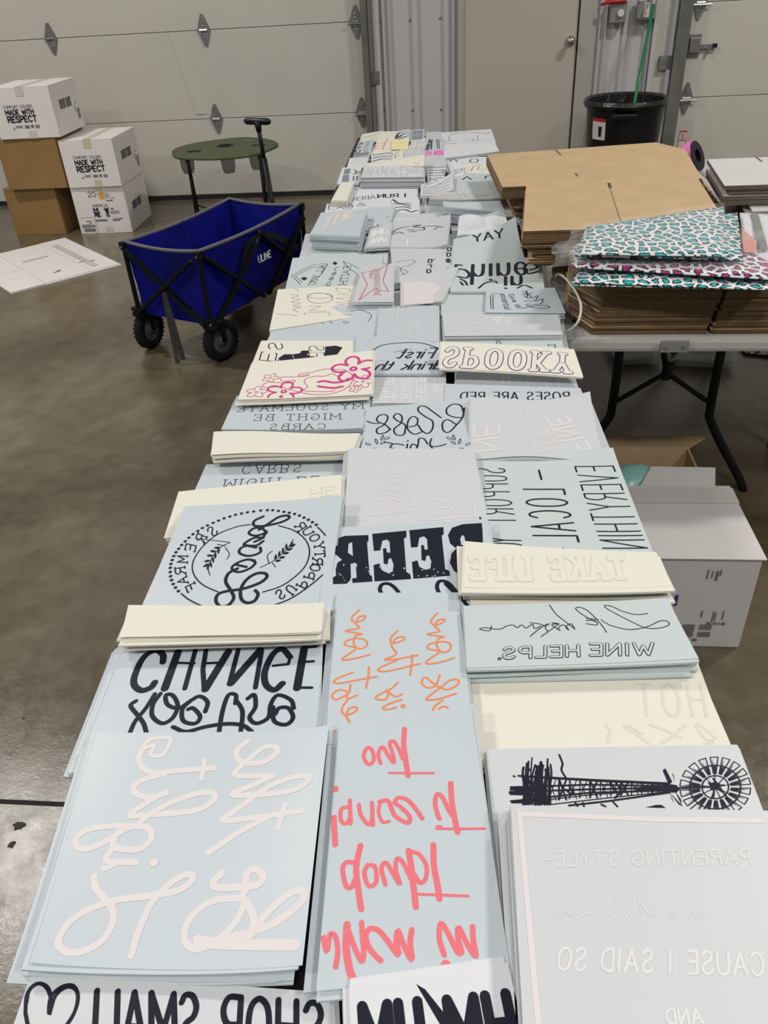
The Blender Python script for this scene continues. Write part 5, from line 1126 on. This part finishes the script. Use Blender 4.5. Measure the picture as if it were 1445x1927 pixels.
s = Stack('pale green sheets with faint white letters, beside the Ellie sheets, right column', cq(T4, (820, 285), (1012, 282), (1005, 392), (815, 400)), .782, .014, 'blue2'); s.text('fwink', 'FFEE', (905, 290), (900, 380), (945, 290), .004, T4); s.text('fwink', 'COFFEE', (855, 285), (850, 395), (880, 285), .004, T4); s.draw('fwink', '960,350 985,370 960,380', .004, T4).done()
s = Stack('grey blue sheets with dark script and an arrow, right table edge', cq(T4, (1015, 292), (1305, 285), (1345, 395), (1008, 392)), .795, .026, 'blue', jit=.006)
s.draw('ink', '1175,298 1210,322 1195,330 1180,318;1170,312 1215,308;1190,295 1195,325;1215,330 1240,318 1225,340 1180,342;1230,345 1260,332 1250,355 1190,355;1185,358 1230,372 1285,372 1280,362 1230,362 1165,375', .0035, T4)
s.text('ink', 'Give at', (1110, 315), (1150, 375), (1130, 308), .0022, T4); s.text('ink', 'essential', (1075, 312), (1095, 378), (1105, 312), .0022, T4); s.draw('ink', '1035,375 1032,318 1045,308 1085,310;1045,378 1042,325 1050,316', .002, T4, sharp=True).done()
s = Stack('pale sheets with faint white script below the Ellie sheets, right column', cq(T4, (820, 392), (1325, 380), (1348, 490), (830, 495)), .79, .018, 'white'); s.draw('bwink', '990,410 1040,388 1010,420 1070,392 1040,432 1090,402 1060,440 1100,445 1130,415;1200,460 1215,450 1225,465 1205,470', .0035, T4); s.draw('fwink', '955,445 1000,450;960,470 990,475', .002, T4).done()
s = Stack('pale sheets with small typewriter letters fore, right column', cq(T4, (838, 460), (1342, 478), (1355, 575), (838, 575)), .777, .014, 'blue2'); s.text('ink', 'fore', (1060, 552), (1055, 488), (1092, 552), .0023, T4, slab=.1); s.text('ink', 'IT', (1285, 533), (1290, 553), (1315, 533), .002, T4, slab=.15); s.draw('ink', '955,537 967,543', .002, T4).done()
s = Stack('cream sheet reading SPOOKY upside down in purple outlined slab letters, right column', [(829, 643), (1080, 657), (1098, 707), (828, 690)], [.83, .815, .80, .815], .006, 'cream', curl=[('N', -.004, 2), ('wave', .002, .5, 0, 0)])
for mt_, w, ov in (('purple', .0170, 0), ('cream', .0120, .0003)): s.over = ov; s.text(mt_, 'SPOOKY', (843, 655), (1070, 667), (835, 689), w, slab=.14, track=.55)
s.done()
s = Stack('pale blue sheets with a large dark arc and first drink in bold script, middle column', cq(T4, (440, 490), (815, 525), (818, 660), (440, 660)), .79, .016, 'blue')
s.draw('ink', '515,558 560,535 640,525 720,525 780,540 830,562', .0042, T4)
s.text('ink', 'First', (772, 592), (622, 592), (800, 548), .0062, T4, track=.2); s.text('ink', 'drink th', (812, 640), (525, 644), (835, 602), .0062, T4, track=.2); s.draw('ink', '690,553 650,556 610,566', .0014, T4).done()
s = Stack('pale sheets with white capitals IT FORGOT HER ALL, middle column', cq(T4, (520, 643), (832, 648), (838, 790), (515, 790)), .782, .014, 'white')
s.text('bwink', 'IT FORGOT', (703, 752), (703, 700), (745, 752), .0022, slab=.1); 
for x, tt in ((725, 'UIL IT'), (757, 'ORGOT'), (785, 'HER'), (818, 'T ALL')): s.text('bwink', tt, (x, 764), (x-1, 704), (x+16, 764), .0022, slab=.1, track=.3)
s.done()
s = Stack('pale blue sheets with white lettering just under the SPOOKY sheet, right column', [(858, 695), (1078, 700), (1092, 745), (856, 745)], .775, .012, 'blue'); s.text('wink', 'TM INO', (1065, 728), (880, 720), (1062, 708), .005); s.done()
s = Stack('pale blue sheets reading ROSES ARE RED mirrored in dark condensed capitals, right column', [(838, 722), (1092, 730), (1120, 800), (832, 800)], .785, .014, 'blue')
s.text('ink', 'ROSES ARE RED', (1072, 753), (866, 753), (1070, 738), .0042, track=.3); s.text('ink', 'VIOLETS ARE', (1100, 778), (880, 776), (1095, 761), .0042, track=.3).done()
s = Stack('pale sheets reading bless this in dark brush script with leaf sprigs, middle column', [(690, 766), (884, 754), (890, 870), (676, 865)], .79, .02, 'blue', curl=[('FR', .008, 3)])
s.draw('ink', '1372,410 1362,460 1330,500 1290,538 1262,528 1258,490 1285,472 1330,498;1370,440 1352,398 1310,392 1280,415 1282,442 1315,458 1362,462; 1250,462 1200,425 1165,402 1135,405 1132,428 1170,458 1205,480 1205,520 1180,545 1150,530 1130,500', .0042, C8)
s.draw('ink', '1150,535 1110,548 1075,520 1080,475 1105,455 1128,470 1120,500 1085,510;1060,540 1062,500 1022,478 1002,458 1020,440 1045,455 1040,490 1005,520 1012,548 1045,555 1062,540;985,525 960,500 915,478 925,452 955,445 972,462 950,500 915,520 920,545 960,540 985,520;925,492 890,490 862,480', .0042, C8)
s.draw('ink', '1275,600 1230,612 1190,610;1200,572 1192,600 1212,632;1180,600 1160,572 1135,572 1130,600 1118,632;1130,612 1100,600 1085,632;1075,600 1068,632;1055,605 1030,600 1000,600 985,615 1010,628;1000,600 975,592 955,592', .0040, C8); s.dots('ink', [(1076, 584)], .0022, C8)
for sx, ox in ((1, 862), (-1, 1397)):
    for (x, y, a) in ((20, 605, 200), (40, 620, 140), (55, 600, 250), (75, 580, 290), (70, 600, 330), (50, 620, 100), (90, 575, 340)):
        aa = math.radians(a); X = ox+sx*x; pts = [(X, y), (X+sx*14*math.cos(aa+.4), y+14*math.sin(aa+.4)), (X+sx*30*math.cos(aa), y+30*math.sin(aa)), (X+sx*14*math.cos(aa-.4), y+14*math.sin(aa-.4)), (X, y)]; s.draw('ink', [pts], .0016, C8)
s.done()
s = Stack('pale sheets reading FINE in slanting white capitals with a wavy far edge, right column', [(884, 762), (1108, 758), (1138, 862), (886, 862)], [.80, .80, .79, .79], .022, 'white', curl=[('F', .012, 3), ('wave', .0045, 1.0, -.3, .9), ('FR', .01, 4)])
s.text('wink', 'FINE', (798, 790), (650, 585), (932, 768), .0075, C1, track=.3); s.text('wink', 'FINE', (603, 795), (598, 660), (712, 780), .0045, C1); s.text('wink', 'NE', (178, 795), (178, 630), (345, 775), .0075, C1)
s.draw('wink', '400,550 440,520 480,545 430,570;380,600 440,620 470,600 420,660 460,690 430,720 480,740 500,770 560,795 570,750 520,735', .0035, C1).done()
s = Stack('white film sheets reading Too Soon in white script, middle column above BEER', [(655, 848), (892, 850), (922, 1002), (648, 1006)], [.80, .80, .778, .778], .02, 'white', curl=[('F', .004, 2)], jit=.005, fan=(-.01, 0), n=9)
s.draw('wink', '590,130 540,165 480,180 410,180 400,150 430,100 480,88 500,120 540,170 580,195;545,205 480,195 445,210 470,235 530,225 550,205;480,240 540,250 545,270 480,290 410,280 400,300 520,330;360,350 480,345 530,360 480,390 420,350;630,320 610,420 580,500;300,440 330,400 400,375 470,355;300,440 340,448 480,430 625,415', .0030, C3)
s.draw('wink', '895,298 850,345 760,350 715,345 708,320 740,285 790,272 810,300 840,335 870,345;865,372 800,362 755,375 770,395 830,392 865,372;860,405 800,398 752,412 770,438 830,435 862,405;640,478 760,475 900,462 1060,450;1005,345 1010,400 1012,455', .0034, C3); s.dots('wink', [(263, 402)], .002, C3).done()
s = Stack('white sheets with dark tall thin letters LOCAL EVERYTHING running sideways, right column', [(888, 852), (1152, 853), (1228, 1045), (912, 1062)], .782, .016, 'blue2', curl=[('R', .006, 4), ('F', .006, 5)])
s.text('ink', 'EVERYTHIN', (1078, 884), (1300, 1415), (832, 888), .0036, C1, track=.30)
s.text('ink', 'LOCAL', (758, 1035), (855, 1375), (500, 1035), .0046, C1, track=.42); s.draw('ink', '598,912 615,972', .0046, C1); s.draw('ink', '755,1418 762,1424', .004, C1)
s.text('ink', 'SUPPORT', (375, 900), (450, 1255), (170, 900), .0034, C1, track=.35); s.text('ink', 'YO', (478, 1355), (492, 1415), (270, 1350), .0034, C1).done()
s = Stack('pale blue sheets reading BEER in huge distressed black slab letters, middle column', [(613, 993), (918, 980), (940, 1150), (600, 1150)], [.797, .797, .782, .782], .016, 'blue', curl=[('R', .004, 4)])
s.fill('ink', '320,575 170,580 115,598 95,640 102,695 150,735 120,755 108,800 112,838 90,850 92,893 180,890 208,862 205,762 238,752 245,852 215,856 218,885 348,876 343,840 328,832 312,622 322,610;566,547 345,567 356,678 398,674 410,612 440,604 458,618 462,690 440,688 436,660 415,662 420,760 445,766 450,732 466,722 484,765 478,812 445,822 405,800 392,758 354,770 360,875 597,860 590,825 566,815 550,598 567,588;806,523 585,544 597,656 640,652 650,592 680,583 700,600 705,670 684,668 680,640 662,641 665,738 690,742 695,712 712,705 728,745 722,792 690,800 650,780 638,738 602,750 612,858 850,838 843,806 818,796 795,578 808,570;1054,497 930,505 862,528 836,575 850,630 890,662 858,695 848,755 875,808 930,842 1070,830 1060,570 1060,550', C3)
s.fill('blue', '215,622 192,632 188,690 220,712;930,572 915,600 922,640 962,640 958,572;222,765 250,765 240,790', C3, e=.0002)
random.seed(8)
for (x0, x1, y0, y1) in ((115, 330, 745, 870), (370, 580, 770, 860), (620, 820, 750, 840)):
    for k in range(10): x, y = random.uniform(x0, x1), random.uniform(y0, y1); s.fill('blue', [[(x, y), (x+random.uniform(5, 16), y+random.uniform(-4, 6)), (x+random.uniform(0, 8), y+random.uniform(6, 14))]], C3, e=.0002)
s.draw('ink', '410,970 395,925 410,895 450,890 490,915 530,965;790,975 765,915 780,875 830,880 880,930 960,1030;820,890 880,950 930,1000', .0075, C3).done()
s = Stack('narrow cream sheets with faint outlined slab letters LIFE, thick stack in the right column', [(874, 1022), (1234, 1043), (1262, 1107), (872, 1109)], [.815, .81, .805, .81], .032, 'cream', curl=[('L', .004, 3), ('R', .004, 4)], jit=.006)
for mt_, w, ov in (('faint', .0135, 0), ('cream', .0100, .0003)): s.over = ov; s.text(mt_, 'TAKE LIFE', (790, 218), (72, 222), (760, 112), w, C4, slab=.14, track=.45)
s.done()
s = Stack('pale blue sheets reading Life happens WINE HELPS mirrored in thin black, right column', [(872, 1142), (1254, 1130), (1314, 1242), (878, 1257)], .80, .03, 'blue2', curl=[('F', .002, 3), ('R', .003, 5)], jit=.004)
s.draw('ink', '887,382 830,387 770,372 715,348 685,345 700,362 760,395 820,425 880,450 940,450 985,435 975,418 940,418 880,445 800,457 720,440 690,425;695,470 675,440 640,400 600,365 565,353 552,362 590,392 640,420;600,430 650,435 640,415 600,415;655,410 600,405;685,425 670,410;430,343 460,385 510,425 548,455;548,455 530,430 505,445 520,460 495,435 470,450 480,462 440,435 470,430 440,425;475,430 440,455 390,490;430,430 410,445 420,465;410,440 380,430 340,425;420,430 380,455 340,488;390,440 360,452 350,432 320,450 300,435 280,448 260,436 230,440 210,452 180,455 130,448 105,455 150,462 160,440', .00135, C4)
for mt_, w, ov in (('ink', .0064, 0), ('blue2', .0036, .0003)):
    s.over = ov; s.text(mt_, 'WINE', (912, 573), (620, 577), (908, 520), w, C4, track=.3); s.text(mt_, 'HELPS', (565, 580), (215, 592), (563, 530), w, C4, track=.3)
s.draw('ink', '198,588 204,593 197,598 190,593 198,588', .0014, C4).done()
s = Stack('wide cream sheets with faint letters HOT, right column under the Life happens stack', [(885, 1275), (1308, 1245), (1392, 1440), (903, 1440)], .772, .018, 'cream', jit=.006, fan=(-.012, 0))
s.text('faint', 'HOT', (1160, 860), (850, 860), (1130, 710), .0045, C4, track=.5); s.draw('faint', '1200,960 1150,915 1110,900 1150,960 1190,975 1150,985;1060,900 1000,950 950,985;1040,960 980,930 900,900;890,985 830,940 780,910 800,905 860,940;700,980 710,930 690,900;', .0045, C4).done()
s = Stack('orange handwritten sheets reading take me over, middle column', [(634, 1120), (862, 1116), (892, 1400), (612, 1400)], .79, .024, 'blue', jit=.004, fan=(-.006, 0))
for st in ('262,1060 215,1105 228,1140 285,1125 298,1097 258,1108 240,1150 262,1178 170,1195 280,1215 235,1228 228,1285 268,1312 310,1290 302,1255 240,1243 178,1262 172,1288 240,1308 165,1365 155,1385 240,1372 328,1350', '222,1463 150,1490 95,1522 130,1535 240,1515 375,1492', '325,1430 318,1500 305,1565', '205,1545 190,1600 110,1640 85,1612 130,1577 182,1590 185,1632 250,1612', '185,1640 148,1700 170,1742 235,1718 242,1690 195,1698 180,1750 200,1790 190,1815 130,1825 100,1845',
    '510,1195 465,1240 475,1275 540,1258 552,1235 505,1242 470,1290 500,1345 425,1382 500,1378 640,1353', '505,1385 400,1432 385,1452 450,1455 655,1408', '605,1350 600,1420 590,1480', '512,1530 460,1575 385,1610 370,1635 430,1640 450,1600 435,1575 490,1620 540,1605', '535,1640 450,1670 412,1695 440,1705 500,1692',
    '767,1080 728,1128 745,1158 800,1142 812,1120 770,1128 752,1165 780,1198 700,1218 810,1233 775,1245 762,1285 795,1332 845,1320 850,1280 800,1265 715,1282 710,1312 780,1330 705,1385 700,1408 780,1400 878,1370', '782,1480 755,1550 700,1562 665,1530 690,1495 740,1535 820,1575 890,1550 905,1515 850,1515 790,1560 710,1620 700,1642 780,1635 888,1600', '800,1645 745,1690 750,1738 810,1730 832,1690 790,1690 770,1730 795,1745 720,1756'): s.draw('orange', st, .0034, C3)
s.dots('orange', [(545, 1682)], .0032, C3).done()
s = Stack('coral brush lettered sheets reading it takes two to tango, middle column near the front', [(637, 1370), (887, 1338), (960, 1830), (595, 1865)], .795, .028, 'blue', curl=[('R', .003, 5), ('F', .004, 6)], fan=(-.012, 0), jit=.004)
for st, w in (('420,235 408,280 440,325 470,295 462,240 435,220 412,245', .0055), ('512,318 498,260 525,215 560,270 595,315 585,250 568,195 592,180 625,230 650,290', .0055), ('235,470 222,600 232,820', .0075), ('215,600 170,565 150,630 165,700 218,650', .006), ('322,545 328,690;318,585 270,600 268,670 300,690 325,650', .0055), ('378,572 392,640 440,695 462,640 458,560;462,640 465,700', .0055), ('510,560 500,620 525,680 565,675', .0045), ('505,555 560,550 600,640 680,685 690,645 640,590 600,560 625,530 680,545 730,600 770,658', .006),
    ('875,660 850,580 858,512 890,520 930,600 955,640', .006), ('660,105 655,200 668,300 682,395;945,440 952,550 968,650 988,742;838,820 842,950 862,1060 875,1155;685,855 702,960 716,1080 730,1205;388,825 362,960 375,1100 392,1218', .0075), ('565,376 700,378 840,377;858,720 1000,722 1155,720;862,706 885,708;735,1125 880,1130 1052,1137', .0035),
    ('350,930 300,930 278,975 300,1075 335,1080 352,1035', .006), ('432,945 412,1000 440,1075 485,1050 480,960 450,945', .0055), ('542,1065 518,970 545,930 590,1000 632,1065 605,970 615,905 650,930 700,1030', .0055), ('685,858 750,880 795,950 790,1030 755,1055 720,1000', .0055),
    ('105,1560 112,1440 130,1340 150,1360 180,1480 200,1375 235,1390 248,1480 235,1575', .006), ('305,1312 300,1450 318,1580 340,1645', .0085), ('310,1340 350,1450 395,1540 408,1480 400,1380 395,1300', .006), ('512,1535 450,1470 420,1390 445,1340 500,1350 560,1420 622,1500 610,1420 620,1350 650,1430 705,1530 695,1430 705,1345', .0065),
    ('905,1500 875,1400 885,1305 930,1370 985,1480 1012,1480 990,1400 995,1330 1045,1430 1100,1510 1085,1410 1080,1325', .0062)): s.draw('coral', st, w, C6)
s.dots('coral', [(915, 1562)], .0045, C6).done()
s = Stack('large white sheets with a black engraved windmill drawing lying sideways, right column', [(914, 1413), (1388, 1402), (1580, 1900), (962, 1900)], .787, .012, 'white')
cx, cy = 1200, 1190
import itertools
for k in range(18):
    a = math.radians(k*20+8); 
    pts = []
    for r, da in ((72, .08), (160, .11), (160, -.11), (72, -.08)): pts.append((cx+r*1.03*math.cos(a+da), cy+r*.88*math.sin(a+da)))
    s.draw('ink', [pts+[pts[0]]], .0012, C4, sharp=True)
    q = [(cx+r*1.03*math.cos(a+da), cy+r*.88*math.sin(a+da)) for r, da in ((70, .07), (130, .06), (105, .0), (150, -.06), (72, -.07))]; s.fill('ink', [q], C4)
    if k % 2: s.draw('ink', [[(cx, cy), (cx+110*math.cos(a), cy+95*math.sin(a))]], .0010, C4, sharp=True)
for r in (62, 118): s.draw('ink', [[(cx+r*math.cos(k*math.pi/12), cy+r*.86*math.sin(k*math.pi/12)) for k in range(25)]], .0016, C4)
s.draw('ink', '1190,1150 1250,1230;1160,1190 1240,1180;1170,1170 1230,1210;1200,1160 1190,1240', .0022, C4, sharp=True); s.fill('ink', '1170,1175 1200,1163 1225,1175 1215,1200 1180,1205', C4)
s.fill('ink', '985,1175 1020,1180 1035,1200 1020,1215 985,1215;955,1112 968,1102 1000,1165 985,1180;1000,1125 1006,1130 1012,1165;985,1210 1050,1280 1030,1270;1010,1205 1040,1245 1045,1275;985,1215 1000,1250 1010,1262;830,1190 985,1178 985,1205 830,1205', C4)
s.draw('ink', '985,1172 620,1155 285,1137;985,1185 620,1178 250,1190;985,1192 600,1200 245,1212;985,1205 620,1215 250,1255;985,1215 700,1255 520,1275;1020,1195 1150,1190', .0030, C4, sharp=True)
s.draw('ink', '980,1178 650,1162 300,1142;980,1200 620,1225 300,1262;990,1210 700,1240 420,1272', .0014, C4, sharp=True)
for k in range(13): x = 330+k*48; s.draw('ink', [[(x, 1140+(x-285)*.05), (x+34, 1262-(x-285)*.07)], [(x+34, 1145+(x-285)*.045), (x, 1258-(x-285)*.07)], [(x, 1142+(x-285)*.05), (x, 1262-(x-285)*.07)]], .0010 if k % 3 else .002, C4, sharp=True)
random.seed(2)
for k in range(15): x = 305+k*9+random.uniform(-3, 3); s.draw('ink', [[(x, 1270), (x+random.uniform(-4, 6), 1200), (x+random.uniform(-3, 8), 1130), (x+random.uniform(0, 14), 1050+random.uniform(-15, 60))]], random.uniform(.0015, .004), C4)
s.draw('ink', '475,1040 490,1080 485,1110 505,1145;500,1200 540,1225 520,1180;735,1165 760,1205 735,1240;710,1170 740,1210', .0024, C4)
s.fill('ink', '245,1195 320,1188 420,1195 320,1208 245,1205;240,1215 380,1210 300,1228 245,1226;255,1250 330,1245 450,1252 330,1265 250,1265;875,1284 925,1272 950,1272 970,1287', C4)
s.draw('ink', '262,1138 268,1140;550,1262 560,1278;585,1262 590,1280;670,1270 690,1280;725,1258 745,1280', .0022, C4)
s.done()
Stack('pale sheets hidden under the large white lettered stack at the bottom right corner', [(946, 1530), (1420, 1540), (1470, 1990), (975, 1990)], .800, .022, 'white', jit=.004).done()
s = Stack('large pale sheets with faint white lettering CAUSE I SAID SO, bottom right corner', [(961, 1517), (1490, 1528), (1560, 2080), (992, 2080)], .83, .028, 'white', jit=.002)
s.draw('wink', '205,75 300,1132;205,85 900,112 1420,118', .0065, C7, sharp=True)
s.text('fwink', 'PARENTING STYLE-', (1360, 335), (335, 345), (1345, 262), .0030, C7, track=.28)
s.text('mwink', 'CAUSE I SAID SO', (1425, 890), (395, 862), (1415, 778), .0032, C7, track=.3); s.text('mwink', 'AND', (1120, 1130), (945, 1135), (1105, 1052), .003, C7, track=.3)
s.draw('fwink', '1130,600 1110,560 1090,600 1060,570 1040,600;980,590 960,570 960,600;870,590 830,560 800,500 815,590;780,570 760,595 740,570 720,590;690,500 680,600 650,580 640,600 600,575 590,598 540,575 520,595 480,570 470,595 430,570 410,600 400,560 375,575', .0015, C7).done()
s = Stack('white sheets with black block letters HM and a slash, nearest stack in the middle', [(657, 1853), (955, 1812), (1015, 2060), (665, 2060)], .800, .034, 'pale', jit=.003, fan=(-.008, 0))
s.text('ink', 'HM', (975, 1985), (858, 1998), (951, 1870), .0115, track=.35); s.text('ink', 'HM', (800, 2005), (690, 2015), (785, 1885), .0115, track=.35)
s.fill('ink', [[(783, 1852), (800, 1862), (862, 1940), (835, 1940)]]).done()
